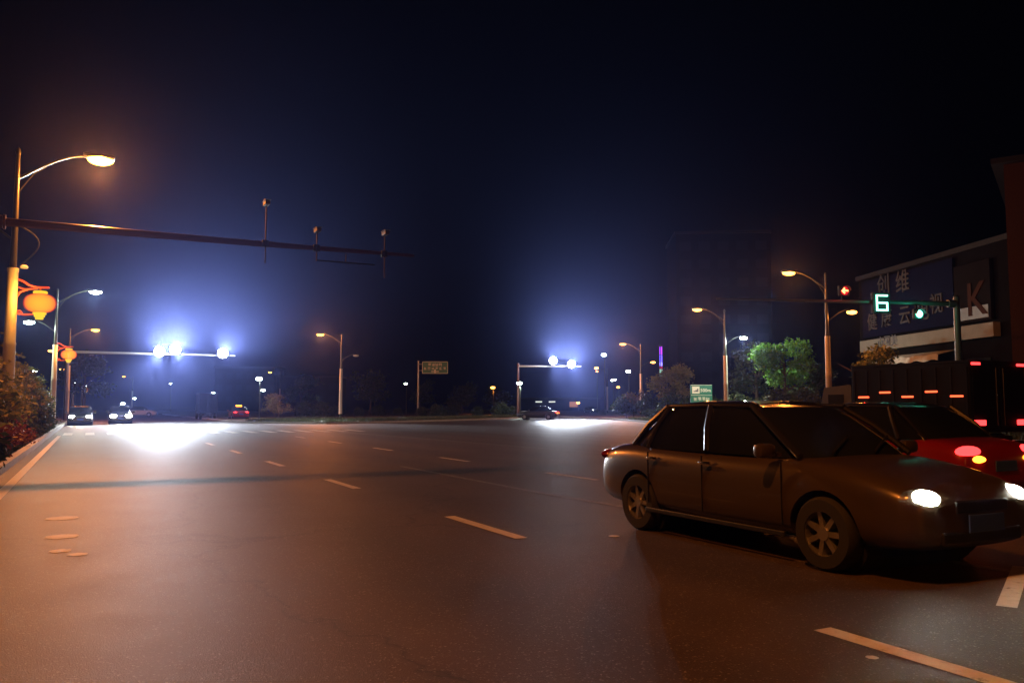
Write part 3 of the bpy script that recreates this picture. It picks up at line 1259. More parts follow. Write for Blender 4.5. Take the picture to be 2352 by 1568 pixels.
rnd = random.Random(4)
n_tall = 18
for k in range(n_tall):
    t = 17.5 + k * 2.55
    d = -3.35 - 0.4 * rnd.random()
    plant('tall_shrub', TALL[k % 3], rd(d, t, 0.12), rnd.uniform(0, 6.28), rnd.uniform(1.0, 1.2) * (1 - 0.004 * k),
          'tall leafy shrub in the hedge row along the left verge', 'shrub', 'tall hedge shrubs along the left verge')
for k in range(9):
    plant('red_shrub', LOWRED, rd(-2.35 - 0.2 * rnd.random(), 21.5 + k * 1.5, 0.12), rnd.uniform(0, 6.28), rnd.uniform(0.95, 1.3),
          'low red leaved shrub between the left kerb and the tall hedge', 'shrub', 'low red shrubs by the left kerb')
for k in range(16):
    t = 11.5 + k * 1.25 if k < 8 else 36.5 + (k - 8) * 1.9
    plant('low_shrub', LOWGREEN, rd(-2.3 - 0.25 * rnd.random(), t, 0.12), rnd.uniform(0, 6.28), rnd.uniform(0.8, 1.25),
          'low dark green shrub between the left kerb and the tall hedge', 'shrub', 'low green shrubs by the left kerb')


def tree(loc, h, crown_r, crown_h, seed, leaf, n, size, label, group=None, name='leafy_tree', squash=1.0):
    rnd = random.Random(seed)
    r = empty(name, loc, rnd.uniform(0, 6.28), label, 'tree', group)
    zc = h - crown_h * 0.5
    t = MB()
    tr = 0.035 * h * 0.6
    t.tube([(0, 0, 0), (0.04 * h * 0.3, 0, h * 0.3), (0, 0.02 * h, zc)], [tr * 1.3, tr, tr * 0.45], 8)
    for k in range(7):
        a = k * 0.9 + rnd.uniform(-0.3, 0.3)
        z0 = h * 0.28 + (zc - h * 0.28) * rnd.uniform(0.1, 0.9)
        e = Vector((math.cos(a) * crown_r * 0.75, math.sin(a) * crown_r * 0.75, z0 + crown_h * rnd.uniform(0.15, 0.45)))
        t.tube([(0, 0, z0), (e.x * 0.5, e.y * 0.5, z0 + (e.z - z0) * 0.65), e], [tr * 0.45, tr * 0.28, tr * 0.1], 6)
    t.build('trunk', M_BARK, r, True)
    cl = []
    for k in range(15):
        a = rnd.uniform(0, 6.28)
        rr = crown_r * math.sqrt(rnd.random()) * 0.8
        zz = zc + rnd.uniform(-0.5, 0.5) * crown_h * 0.8
        s = crown_r * rnd.uniform(0.22, 0.42)
        cl.append((math.cos(a) * rr, math.sin(a) * rr, zz, s, s, s * 0.7))
    put('crown', leaf_mesh('crown', cl, n, size, seed, leaf), r)
    return r


GR = 'trees along the right verge'
tree(base(1806, 67.0, 0.12), 6.7, 2.25, 3.7, 41, L_BRIGHT, 5200, 0.13, 'bright green tree lit by the white side lamp, between the two near right lamp poles', GR)
tree(base(1545, 84.0, 0.12), 5.3, 2.2, 3.7, 42, L_PALE, 5200, 0.14, 'pale orange lit tree beside the purple light column', GR)
tree(base(1988, 53.0, 0.12), 5.2, 2.1, 4.2, 43, L_HEDGE, 4200, 0.13, 'dim olive tree behind the signal arm, left of the shop awning', GR)
tree(base(1455, 96.0, 0.12), 3.0, 1.7, 2.4, 44, L_PALE, 2600, 0.13, 'short round dim tree left of the pale orange tree', GR)
tree(base(1740, 80.0, 0.12), 7.4, 2.6, 4.6, 45, L_DARK, 3200, 0.16, 'dark tall tree behind the street lamp with white side lamp', GR)
tree(base(1870, 70.0, 0.12), 5.4, 2.3, 3.6, 46, L_DARK, 3000, 0.15, 'dark tree behind and right of the bright green tree', GR)
GI = 'trees on the dark island'
for px, Y, h, s, lab in ((690, 150, 6.5, 51, 'dark tree at the left end of the island behind the lone street lamp'),
                         (850, 135, 7.0, 52, 'dark round tree between the lone street lamp and the small white lamp'),
                         (965, 150, 6.0, 53, 'dark tree under the overhead direction sign'),
                         (1060, 140, 5.0, 54, 'dark low tree right of the overhead direction sign'),
                         (1145, 165, 6.0, 55, 'dark tree behind the lone orange island lamp')):
    tree(base(px, Y, 0.13), h, h * 0.45, h * 0.72, s, L_DARK, 2200, 0.24, lab, GI)
tree(base(240, 118, 0.0) + Vector((-3, 0, 0.12)), 9.0, 4.0, 6.0, 56, L_DARK, 3200, 0.25, 'dark tree with sparse branches below the floodlit gantry arm', None)
tree(base(640, 103, 0.13), 2.5, 2.0, 1.9, 57, L_PALE, 2600, 0.12, 'wide low bush lit orange at the island end by the white park lamp', None, 'round_bush')

rnd = random.Random(9)
for k in range(13):
    f = k / 12.0
    a = right_kerb[2].lerp(right_kerb[7], f)
    px_off = Vector((2.0 + rnd.random() * 1.2, 0.3, 0.12))
    i = min(range(len(right_kerb) - 1), key=lambda q: abs(right_kerb[q].y - (26 + f * 58)))
    yy = 26 + f * 58
    for q in range(len(right_kerb) - 1):
        if right_kerb[q].y <= yy <= right_kerb[q + 1].y:
            u = (yy - right_kerb[q].y) / (right_kerb[q + 1].y - right_kerb[q].y)
            a = right_kerb[q].lerp(right_kerb[q + 1], u)
    plant('verge_shrub', FARSHRUB[2], a + px_off, rnd.uniform(0, 6.28), rnd.uniform(0.8, 1.15), 'knee high dark shrub in the row behind the far right kerb', 'shrub', 'knee high shrubs behind the far right kerb')
for k in range(9):
    px = 1440 + k * 52 + rnd.uniform(-12, 12)
    Y = 92 - k * 4.2
    plant('verge_bush', FARSHRUB[1], base(px, Y, 0.12), rnd.uniform(0, 6.28), rnd.uniform(0.9, 1.3), 'chest high dark bush in the belt under the right verge trees', 'bush', 'chest high bushes under the right verge trees')
for k in range(12):
    px = 690 + k * 45 + rnd.uniform(-8, 8)
    plant('island_shrub', FARSHRUB[0], base(px, 112 + rnd.uniform(-6, 10), 0.13), rnd.uniform(0, 6.28), rnd.uniform(0.7, 1.2), 'dark shrub in the row across the planted island', 'shrub', 'dark shrubs across the planted island')


def grass(name, region, n, h, seed):
    rnd = random.Random(seed)
    vs, fs = [], []
    for i in range(n):
        p = region(rnd)
        for b in range(2):
            a = rnd.uniform(0, 6.28)
            w = 0.03
            hh = h * rnd.uniform(0.5, 1.3)
            o = len(vs)
            l = Vector((math.cos(a), math.sin(a), 0))
            vs += [p - l * w, p + l * w, p + Vector((rnd.gauss(0, 0.3) * hh, rnd.gauss(0, 0.3) * hh, hh))]
            fs.append((o, o + 1, o + 2))
    me = bpy.data.meshes.new(name)
    me.from_pydata([v[:] for v in vs], [], fs)
    me.materials.append(L_GRASS)
    me.update()
    o = put(name, me)
    return tag(o, kind='stuff')


def isl_region(rnd):
    k = rnd.randrange(len(isl_front) - 1)
    p = isl_front[k].lerp(isl_front[k + 1], rnd.random())
    return p + Vector((0, 0.4 + rnd.random() ** 1.5 * 20, 0.13))


o = grass('island_grass', isl_region, 7000, 0.28, 3)
tag(o, 'rough short grass on the planted island behind its kerb', 'grass')


def left_region(rnd):
    return rd(KERB_D - 0.25 - rnd.random() * 0.9, rnd.uniform(9, 60), 0.13)


o = grass('verge_grass', left_region, 5000, 0.12, 4)
tag(o, 'thin grass strip along the left kerb under the shrubs', 'grass')


def right_region(rnd):
    yy = rnd.uniform(24, 84)
    for q in range(len(right_kerb) - 1):
        if right_kerb[q].y <= yy <= right_kerb[q + 1].y:
            u = (yy - right_kerb[q].y) / (right_kerb[q + 1].y - right_kerb[q].y)
            return right_kerb[q].lerp(right_kerb[q + 1], u) + Vector((0.4 + rnd.random() * 5, 0, 0.13))
    return Vector((24, 30, 0.13))


o = grass('far_verge_grass', right_region, 6000, 0.3, 5)
tag(o, 'rough grass behind the far right kerb', 'grass')


# ------------------------------------------------------------------ buildings
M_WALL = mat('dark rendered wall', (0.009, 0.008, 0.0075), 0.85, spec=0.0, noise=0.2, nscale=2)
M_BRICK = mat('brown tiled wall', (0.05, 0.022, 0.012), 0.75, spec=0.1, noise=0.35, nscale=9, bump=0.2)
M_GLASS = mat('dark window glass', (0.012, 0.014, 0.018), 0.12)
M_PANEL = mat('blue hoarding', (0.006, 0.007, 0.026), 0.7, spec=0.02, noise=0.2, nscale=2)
M_FASCIA = mat('white fascia', (0.24, 0.23, 0.20), 0.8, spec=0.1, noise=0.2, nscale=1.2)
M_LETTER = mat('pale sign letters', (0.075, 0.07, 0.075), 0.8, spec=0.1)
M_AWN = mat('striped awning cloth', (0.6, 0.57, 0.5), 0.8, noise=0.3, nscale=1.6)
M_POSTER = mat('dark poster', (0.008, 0.005, 0.004), 0.8, spec=0.05, noise=0.4, nscale=1)
M_ORANGE = mat('orange poster letter', (0.045, 0.017, 0.01), 0.8, spec=0.1, noise=0.3, nscale=3)

FA = pt(2298, 744, 57.0)
FB = pt(1988, 785, 74.2)
FA0 = Vector((FA.x, FA.y, 0))
FB0 = Vector((FB.x, FB.y, 0))
fdir = (FA0 - FB0).normalized()          # local +x along the facade towards the viewer
FL = (FA0 - FB0).length
brz = math.atan2(fdir.y, fdir.x)
shop = empty('shop_building', (FB0.x, FB0.y, 0.12), brz, 'dark shop building with blue hoarding, white fascia band and a striped awning', 'building')
# local: x along the facade, +y ... the facade faces the road (local -y or +y)
fn = Vector((-fdir.y, fdir.x, 0))
sgn = 1.0 if fn.x < 0 else -1.0          # local y sign pointing to the road
HB = 12.7
w = MB()
w.box((FL / 2 + 0.3, -sgn * 6.1, HB / 2), (FL + 2.6, 12, HB))
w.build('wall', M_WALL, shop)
m = MB()
m.box((FL / 2 + 0.3, -sgn * 6.1, HB + 0.2), (FL + 3.0, 12.4, 0.4))
m.build('roof', M_DARK, shop)
m = MB()
m.box((FL / 2 - 2.3, sgn * 0.10, 9.9), (FL - 4.6, 0.2, 5.0))
hd = m.build('hoarding', M_PANEL, shop)
m = MB()
m.box((FL / 2, sgn * 0.28, 6.62), (FL, 0.56, 1.0), bev=0.02)
fa = m.build('fascia', M_FASCIA, shop)
m = MB()
m.box((FL - 2.45, sgn * 0.14, 9.5), (3.9, 0.28, 4.3), bev=0.03)
po = m.build('poster', M_POSTER, shop)


def facade_text(body, x, z, size, material, parent, y, ext=0.04, bold=0.0):
    o = put('lettering', text_mesh(body, size, material, ext, bold), parent)
    o.location = (x, sgn * y, z)
    # text reads along local +x when seen from the road side
    if sgn < 0:
        o.rotation_euler = (R(90), 0, 0)
    else:
        o.rotation_euler = (R(90), 0, R(180))
    return o


def fac_x(px, Y):
    q = base(px, Y)
    return q


def facade_xz(px, py):
    """where the view ray through a pixel meets the facade plane, in facade coordinates"""
    d = ray(px, py)
    n = Vector((fdir.y, -fdir.x, 0))
    s = (FB0.dot(n)) / Vector((d.x, d.y, 0)).dot(n)
    p = d * s
    return (Vector((p.x, p.y, 0)) - FB0).dot(fdir), p.z + CAM_H - 0.12


# large characters read from left to right along the facade
for ch, px, py, sz in (('创', 2036, 658, 1.9), ('维', 2080, 650, 1.9), ('健', 2010, 742, 1.5), ('康', 2043, 733, 1.6), ('云', 2085, 726, 1.6), ('电', 2127, 716, 1.6), ('视', 2158, 700, 1.6)):
    x, z = facade_xz(px, py)
    facade_text(ch, x, z, sz * 1.05, M_LETTER, hd, 0.26, 0.04, 0.01)
x, z = facade_xz(2053, 785)
facade_text('市国美', x, z, 1.0, mat('grey fascia letters', (0.1, 0.11, 0.13), 0.6), fa, 0.60, 0.03)
x, z = facade_xz(2252, 690)
facade_text('K', x, z, 3.4, M_ORANGE, po, 0.32, 0.03, 0.03)
m = MB()
m.box((FL - 2.45, sgn * 0.30, 8.0), (3.4, 0.03, 0.9))
m.build('poster_foot', mat('pale blue poster foot', (0.16, 0.19, 0.22), 0.5, noise=0.4, nscale=2), po)
# ground floor: shutters, doorway glass, awning
for k in range(5):
    m = MB()
    m.box((1.6 + k * 3.6, sgn * 0.05, 2.0), (3.0, 0.1, 3.2))
    for j in range(9):
        m.box((1.6 + k * 3.6, sgn * 0.115, 0.6 + j * 0.35), (2.9, 0.03, 0.05))
    m.build('shop_shutter', mat('grey shutter', (0.2, 0.2, 0.2), 0.5), shop)
for k in range(4):
    m = MB()
    m.box((1.8 + k * 4.4, sgn * 0.045, 4.3), (2.6, 0.09, 0.9))
    m.build('window', M_GLASS, shop)
x0, z0 = facade_xz(2062, 835)
x1, z1 = facade_xz(2180, 815)
m = MB()
n = 22
vs, fs = [], []
aw0, aw1 = 3.0, 12.5
for k in range(n + 1):
    x = aw0 + (aw1 - aw0) * k / n
    sag = 0.05 * math.sin(k * 1.3)
    vs += [(x, sgn * 0.05, 5.55), (x, sgn * 1.5, 5.2 + sag), (x, sgn * 1.52, 4.75 + sag * 1.5), (x, sgn * 1.49, 4.75 + sag * 1.5), (x, sgn * 1.47, 5.17 + sag), (x, sgn * 0.05, 5.50)]
for k in range(n):
    for j in range(5):
        fs.append((k * 6 + j, k * 6 + j + 1, (k + 1) * 6 + j + 1, (k + 1) * 6 + j))
m.add(vs, fs)
m.build('awning', M_AWN, shop)

# brown tiled building cut off by the right edge of the view
bb = base(2331, 47.0, 0.12)
bl = empty('corner_building', bb, R(-34), 'brown tiled multi storey building end wall at the far right, with dark windows', 'building')
m = MB()
m.box((7.0, 7.0, 7.6), (14, 14, 15.2))
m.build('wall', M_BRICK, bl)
m = MB()
m.box((6.9, 6.9, 15.35), (15, 15, 0.3))
m.build('roof', M_DARK, bl)
m = MB()
for k in range(4):
    for j in range(4):
        pass
for j in range(4):
    for k in range(3):
        m = MB()
        m.box((2.0 + k * 3.6, -0.02, 3.2 + j * 3.3), (1.9, 0.1, 1.7))
        wf = m.build('window', M_GLASS, bl)
        s = MB()
        s.box((2.0 + k * 3.6, -0.08, 2.28 + j * 3.3), (2.1, 0.2, 0.1))
        s.build('sill', M_KERB, wf)


def block(px, Y, w, h, dep, label, rows, cols, rz=0.0, material=None):
    b = base(px, Y, 0.0)
    r = empty('far_building', b, rz, label, 'building')
    m = MB()
    m.box((0, dep / 2, h / 2), (w, dep, h))
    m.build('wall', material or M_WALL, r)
    m = MB()
    m.box((0, dep / 2, h + 0.25), (w + 0.5, dep + 0.5, 0.5))
    m.build('roof', M_DARK, r)
    for j in range(rows):
        for k in range(cols):
            m = MB()
            m.box((-w / 2 + (k + 0.5) * w / cols, -0.03, 2.0 + (j + 0.5) * (h - 2.6) / rows), (w / cols * 0.6, 0.12, (h - 2.6) / rows * 0.5))
            m.build('window', M_GLASS, r)
    return r


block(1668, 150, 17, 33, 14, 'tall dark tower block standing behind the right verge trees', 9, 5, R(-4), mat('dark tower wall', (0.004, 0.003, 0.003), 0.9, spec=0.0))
block(705, 215, 16, 9, 10, 'dim two storey building behind the left end of the island', 2, 5)
block(560, 250, 18, 13, 10, 'dim grey building behind the floodlight glare, left of the white park lamp', 3, 6)

# far shops beyond the second road
fs_ = base(1285, 265, 0.0)
sh = empty('far_shop_row', fs_, 0, 'low far shop row with lit canopies under the right floodlights', 'building')
m = MB()
m.box((0, 5, 2.0), (26, 10, 4.0))
m.build('wall', M_WALL, sh)
m = MB()
m.box((0, 4.6, 4.15), (27, 11, 0.3))
m.build('roof', M_DARK, sh)
for x in (-6.6, -2.4):
    m = MB()
    m.box((x, -0.8, 3.0), (2.0, 1.5, 0.35), bev=0.05)
    m.build('lit_canopy', emit('canopy light', (0.9, 0.95, 0.8), 1.0), sh)
m = MB()
m.box((4.5, -0.05, 2.2), (2.6, 0.12, 1.7))
m.build('lit_window', emit('warm shop window', (1.0, 0.42, 0.2), 0.35), sh)
for k, x in enumerate((-7.0, -6.0, -5.2, -4.6, -3.1)):
    m = MB()
    m.box((x, -0.1, 0.9), (0.35, 0.16, 0.25))
    m.build('counter_light', emit('counter light', (1.0, 0.8, 0.7), 3.0), sh)

# purple light column
cb = base(1519, 165.0, 0.0)
lc = empty('light_column', cb, 0, 'tall slim column glowing violet, blue, red and green rising behind the pale orange tree', 'light column')
ztop = z_at(795, 165.0)
m = MB()
m.tube([(0, 0, 0), (0, 0, ztop)], 0.30, 10)
m.lathe([(0.3, ztop), (0.52, ztop + 0.05), (0.52, ztop + 0.2), (0.01, ztop + 0.3)], 12)
m.build('shaft', M_DARK, lc, True)
segs = ((0.02, 0.30, (0.45, 0.05, 1.0), 2.2), (0.31, 0.55, (0.16, 0.10, 1.0), 2.4), (0.56, 0.70, (0.25, 0.22, 1.0), 3.0), (0.71, 0.80, (0.6, 0.02, 0.1), 1.0), (0.81, 1.04, (0.5, 1.0, 0.75), 1.5))
zb = z_at(860, 165.0)
for k, (a, b_, c, s) in enumerate(segs):
    m = MB()
    za, zb_ = ztop - (ztop - zb) * a, ztop - (ztop - zb) * b_
    m.box((0.14, -0.33, (za + zb_) / 2), (0.22, 0.08, za - zb_ - 0.02))
    m.box((-0.2, -0.31, (za + zb_) / 2), (0.12, 0.06, za - zb_ - 0.02))
    m.build('light_strip', emit('column light %d' % k, c, s), lc)


# ------------------------------------------------------------------ vehicles
M_TYRE = mat('tyre rubber', (0.012, 0.012, 0.012), 0.8)
M_RIM = mat('wheel rim', (0.45, 0.45, 0.46), 0.3, metal=0.8)
M_TRIM = mat('black car trim', (0.012, 0.012, 0.012), 0.45)
M_CARGLASS = mat('car glass', (0.01, 0.012, 0.014), 0.06, spec=0.6)
M_CHROME = mat('chrome', (0.6, 0.6, 0.6), 0.15, metal=1.0)
M_PLATE = mat('number plate', (0.03, 0.07, 0.28), 0.5)


def subdiv_mesh(mb, name, material, levels=2, cutters=()):
    me = bpy.data.meshes.new(name)
    me.from_pydata(mb.v, [], mb.f)
    me.materials.append(material)
    bm = bmesh.new()
    bm.from_mesh(me)
    bmesh.ops.remove_doubles(bm, verts=bm.verts, dist=0.0005)
    bmesh.ops.recalc_face_normals(bm, faces=bm.faces)
    bm.to_mesh(me)
    bm.free()
    o = bpy.data.objects.new(name, me)
    COL.objects.link(o)
    md = o.modifiers.new('s', 'SUBSURF')
    md.levels = md.render_levels = levels
    cs = []
    for c in cutters:
        cm = c.mesh('cutter', material)
        co = bpy.data.objects.new('cutter', cm)
        COL.objects.link(co)
        b = o.modifiers.new('b', 'BOOLEAN')
        b.operation = 'DIFFERENCE'
        b.solver = 'EXACT'
        b.object = co
        cs.append(co)
    dg = bpy.context.evaluated_depsgraph_get()
    dg.update()
    res = bpy.data.meshes.new_from_object(o.evaluated_get(dg))
    res.name = name
    for c in cs:
        bpy.data.objects.remove(c)
    bpy.data.objects.remove(o)
    res.polygons.foreach_set('use_smooth', [True] * len(res.polygons))
    try:
        res.set_sharp_from_angle(angle=R(38))
    except Exception:
        pass
    return res




def lens_mat():
    m = bpy.data.materials.new('clear headlight cover')
    m.use_nodes = True
    nt = m.node_tree
    nt.nodes.clear()
    o = nt.nodes.new('ShaderNodeOutputMaterial')
    t = nt.nodes.new('ShaderNodeBsdfTransparent')
    g_ = nt.nodes.new('ShaderNodeBsdfGlossy')
    g_.inputs['Roughness'].default_value = 0.25
    g_.inputs[0].default_value = (0.7, 0.7, 0.7, 1)
    ms = nt.nodes.new('ShaderNodeMixShader')
    ms.inputs[0].default_value = 0.35
    nt.links.new(t.outputs[0], ms.inputs[1])
    nt.links.new(g_.outputs[0], ms.inputs[2])
    nt.links.new(ms.outputs[0], o.inputs[0])
    return m


M_LENS = lens_mat()
WX = (-1.34, 1.36)
WR = 0.315


def car_body(material):
    st = [(-2.24, .66, .42, .70), (-2.20, .78, .30, .86), (-2.05, .84, .24, .95), (-1.6, .865, .21, 1.00), (-1.0, .875, .20, .985), (-0.2, .88, .19, .965), (0.7, .88, .19, .96),
          (1.12, .875, .20, .955), (1.6, .86, .21, .90), (2.0, .82, .23, .80), (2.18, .74, .26, .72), (2.25, .60, .34, .62)]
    mb = MB()
    prof = lambda hw, z0, z1: [(0, z0), (hw * .8, z0), (hw * .97, z0 + (z1 - z0) * .14), (hw, z0 + (z1 - z0) * .42), (hw * .985, z0 + (z1 - z0) * .72), (hw * .93, z0 + (z1 - z0) * .92), (hw * .72, z1), (0, z1 + .015)]
    rings = []
    for x, hw, z0, z1 in st:
        half = prof(hw, z0, z1)
        ring = [(x, y, z) for y, z in half] + [(x, -y, z) for y, z in reversed(half[1:-1])]
        rings.append(ring)
    n = len(rings[0])
    vs = [p for r_ in rings for p in r_]
    fs = []
    for i in range(len(rings) - 1):
        for k in range(n):
            fs.append((i * n + k, i * n + (k + 1) % n, (i + 1) * n + (k + 1) % n, (i + 1) * n + k))
    # end caps as strips
    for base_i in (0, (len(rings) - 1) * n):
        h = n // 2
        for k in range(h):
            a, b = base_i + k, base_i + k + 1
            c, d = base_i + (n - k - 1) % n, base_i + (n - k) % n
            if k == 0:
                fs.append((base_i, base_i + 1, base_i + n - 1))
            elif k == h - 1:
                fs.append((a, b, c) if b != c else (a, b, d))
            else:
                fs.append((a, b, c, d))
    mb.add(vs, fs)
    cut = []
    for x in WX:
        c = MB()
        c.tube([(x, -1.2, WR), (x, 1.2, WR)], WR + 0.055, 28)
        cut.append(c)
    return subdiv_mesh(mb, 'body', material, 2, cut)


def car_cabin(paint):
    """greenhouse: glass ring with pillars and a roof"""
    N = 48
    levels = [(0.93, -1.86, 1.18, .775), (1.10, -1.62, 0.92, .745), (1.30, -1.30, 0.58, .68), (1.40, -1.08, 0.34, .635), (1.445, -0.92, 0.15, .56), (1.465, -0.7, -0.08, .40)]
    pts = []
    for z, xr, xf, hw in levels:
        ring = []
        cx, rx = (xr + xf) / 2, (xf - xr) / 2
        for k in range(N):
            a = 2 * math.pi * k / N
            e = 0.42
            x = cx + rx * math.copysign(abs(math.cos(a)) ** e, math.cos(a))
            y = hw * math.copysign(abs(math.sin(a)) ** e, math.sin(a))
            zz = z - (0.03 if abs(x - cx) > rx * .95 and z > 1.42 else 0)
            ring.append((x, y, zz))
        pts.append(ring)
    parts = {'roof': MB(), 'windscreen': MB(), 'rear_window': MB(), 'side_window': MB(), 'pillars': MB()}
    for i in range(len(levels) - 1):
        for k in range(N):
            q = [pts[i][k], pts[i][(k + 1) % N], pts[i + 1][(k + 1) % N], pts[i + 1][k]]
            cx = sum(p[0] for p in q) / 4
            cy = sum(p[1] for p in q) / 4
            zr, xr, xf, hw = levels[i]
            if i >= 3:
                nm = 'roof'
            elif abs(cy) < hw * 0.86 and cx > 0:
                nm = 'windscreen'
            elif abs(cy) < hw * 0.86 and cx < 0:
                nm = 'rear_window'
            elif cx > xf - 0.10 - 0.16 or cx < xr + 0.34 or abs(cx + 0.28) < 0.06:
                nm = 'pillars'
            else:
                nm = 'side_window'
            parts[nm].add(q, [(0, 1, 2, 3)])
    parts['roof'].add(pts[-1], [tuple(range(N))])
    for s in (1, -1):
        for a, b in (((1.02, .735, .95), (0.30, .615, 1.41)), ((-0.20, .785, .95), (-0.28, .645, 1.41)), ((-1.22, .77, .95), (-0.98, .635, 1.40)), ((-1.60, .70, .96), (-1.06, .60, 1.40))):
            a = Vector((a[0], a[1] * s, a[2]))
            b = Vector((b[0], b[1] * s, b[2]))
            parts['pillars'].tube([a, a.lerp(b, 0.5) + Vector((0, 0.022 * s, 0.02)), b], 0.034, 8)
        parts['pillars'].tube([(0.36, .60 * s, 1.408), (-0.3, .645 * s, 1.418), (-1.02, .62 * s, 1.405)], 0.022, 8)
    out = {}
    for nm, mb in parts.items():
        out[nm] = mb
    return out


P_BLACK = mat('black car paint', (0.012, 0.012, 0.013), 0.25, coat=0.6)


def car_meshes(paint, key, head, head_on, tail_on, lk=1.0):
    z = {}
    z['body'] = car_body(paint)
    cab = car_cabin(paint)
    for nm, mb in cab.items():
        mtl = M_CARGLASS if nm in ('windscreen', 'rear_window', 'side_window') else P_BLACK
        me = mb.mesh(nm, mtl, True)
        bm = bmesh.new()
        bm.from_mesh(me)
        bmesh.ops.remove_doubles(bm, verts=bm.verts, dist=0.0005)
        bmesh.ops.recalc_face_normals(bm, faces=bm.faces)
        bm.to_mesh(me)
        bm.free()
        me.polygons.foreach_set('use_smooth', [True] * len(me.polygons))
        z[nm] = me
    t = MB()
    My = Matrix.Rotation(R(90), 3, 'X')
    t.lathe([(0.19, -0.10), (0.29, -0.10), (WR, -0.07), (WR, 0.07), (0.29, 0.10), (0.19, 0.10)], 28, M=My, caps=False)
    z['tyre'] = t.mesh('tyre', M_TYRE, True)
    rm = MB()
    rm.lathe([(0.06, -0.085), (0.06, 0.085)], 14, M=My)
    for k in range(7):
        a = 2 * math.pi * k / 7
        rm.box((0.12 * math.cos(a), 0, 0.12 * math.sin(a)), (0.2, 0.15, 0.045), M=Matrix.Rotation(-a, 3, 'Y'))
    for k in range(28):
        a = 2 * math.pi * k / 28
        rm.box((0.2 * math.cos(a), 0, 0.2 * math.sin(a)), (0.03, 0.18, 0.048), M=Matrix.Rotation(-a, 3, 'Y'))
    z['rim'] = rm.mesh('rim', M_RIM, True)
    ar = MB()
    ar.tube([(0, -0.70, 0), (0, 0.70, 0)], WR + 0.05, 24)
    z['wheel_well'] = ar.mesh('wheel_well', M_TRIM)

    def blob(c, s, mt, nm):
        b = bmesh.new()
        bmesh.ops.create_uvsphere(b, u_segments=14, v_segments=8, radius=1.0)
        bmesh.ops.scale(b, vec=s, verts=b.verts)
        bmesh.ops.translate(b, vec=c, verts=b.verts)
        b.verts.index_update()
        o = MB()
        o.add([q.co[:] for q in b.verts], [[q.index for q in ff.verts] for ff in b.faces])
        b.free()
        return o.mesh(nm, mt, True)
    hm = head if head_on else mat('dark lamp glass', (0.25, 0.25, 0.25), 0.1)
    tm = E_TAIL if tail_on else mat('unlit tail lamp', (0.16, 0.01, 0.01), 0.2)
    for s in (1, -1):
        z['head%d' % s] = blob((2.075, s * 0.56, 0.66), (0.13, 0.21, 0.09), M_LENS, 'headlight')
        z['lamp%d' % s] = blob((2.09 + 0.06 * (lk - 1), s * 0.55, 0.66), (0.118 * lk, 0.135 * lk, 0.070 * lk), hm, 'lamp')
        z['tail%d' % s] = blob((-2.13, s * 0.60, 0.815), (0.11, 0.22, 0.075), tm, 'tail_light')
        z['ind%d' % s] = blob((-2.19, s * 0.52, 0.715), (0.10, 0.13, 0.05), E_AMBER if tail_on == 2 else mat('unlit indicator', (0.3, 0.1, 0.01), 0.2), 'indicator')
        mi = MB()
        mi.box((0.82, s * 0.97, 1.0), (0.12, 0.2, 0.13), bev=0.04)
        mi.box((0.82, s * 0.85, 0.96), (0.06, 0.12, 0.04))
        z['mirror%d' % s] = mi.mesh('mirror', paint, True)
        hd_ = MB()
        for x in (-0.12, -1.02):
            hd_.box((x, s * 0.885, 0.83), (0.17, 0.03, 0.03), bev=0.008)
        z['handle%d' % s] = hd_.mesh('door_handle', M_CHROME, True)
        ln = MB()
        for x in (0.92, -0.18, -1.1):
            ln.box((x, s * 0.874, 0.62), (0.006, 0.018, 0.56))
        ln.box((-0.1, s * 0.868, 0.26), (2.1, 0.03, 0.05), bev=0.01)
        z['seam%d' % s] = ln.mesh('door_seams', M_TRIM)
    gr = MB()
    gr.box((2.225, 0, 0.60), (0.05, 0.66, 0.10), bev=0.015)
    gr.box((2.22, 0, 0.36), (0.06, 1.0, 0.11), bev=0.02)
    z['grille'] = gr.mesh('grille', M_TRIM)
    for nm, x in (('front_plate', 2.275), ('rear_plate', -2.255)):
        p = MB()
        p.box((x, 0, 0.47 if x > 0 else 0.62), (0.015, 0.44, 0.14), bev=0.004)
        z[nm] = p.mesh(nm, M_PLATE)
    wp = MB()
    for y in (0.1, -0.45):
        wp.tube([(1.14, y, 0.985), (0.94, y + 0.42, 1.115)], 0.012, 5)
    z['wiper'] = wp.mesh('wiper', M_TRIM)
    return z


def make_car(key, paint, loc, fwd, label, head=E_HEADFAR, head_on=False, tail_on=0, roof_lamp=False, name='parked_car', group=None, lamp_k=1.0):
    z = car_meshes(paint, key, head, head_on, tail_on, lamp_k)
    r = empty(name, loc, math.atan2(fwd.y, fwd.x), label, 'car', group)
    b = put('body', z['body'], r)
    for x in WX:
        put('wheel_well', z['wheel_well'], r).location = (x, 0, WR)
    for nm in ('roof', 'windscreen', 'rear_window', 'side_window', 'pillars', 'grille', 'front_plate', 'rear_plate', 'wiper'):
        put(nm, z[nm], r)
    for s in (1, -1):
        put('lamp', z['lamp%d' % s], put('headlight', z['head%d' % s], r))
        put('tail_light', z['tail%d' % s], r)
        put('indicator', z['ind%d' % s], r)
        put('mirror', z['mirror%d' % s], r)
        put('door_handle', z['handle%d' % s], r)
        put('door_seams', z['seam%d' % s], r)
        for x in WX:
            t = put('tyre', z['tyre'], r)
            t.name = 'wheel'
            t.location = (x, s * 0.765, WR)
            put('rim', z['rim'], t)
    if roof_lamp:
        m = MB()
        m.box((-0.3, 0, 1.53), (0.18, 0.62, 0.13), bev=0.03)
        m.build('roof_lamp', E_AMBER, r)
    return r


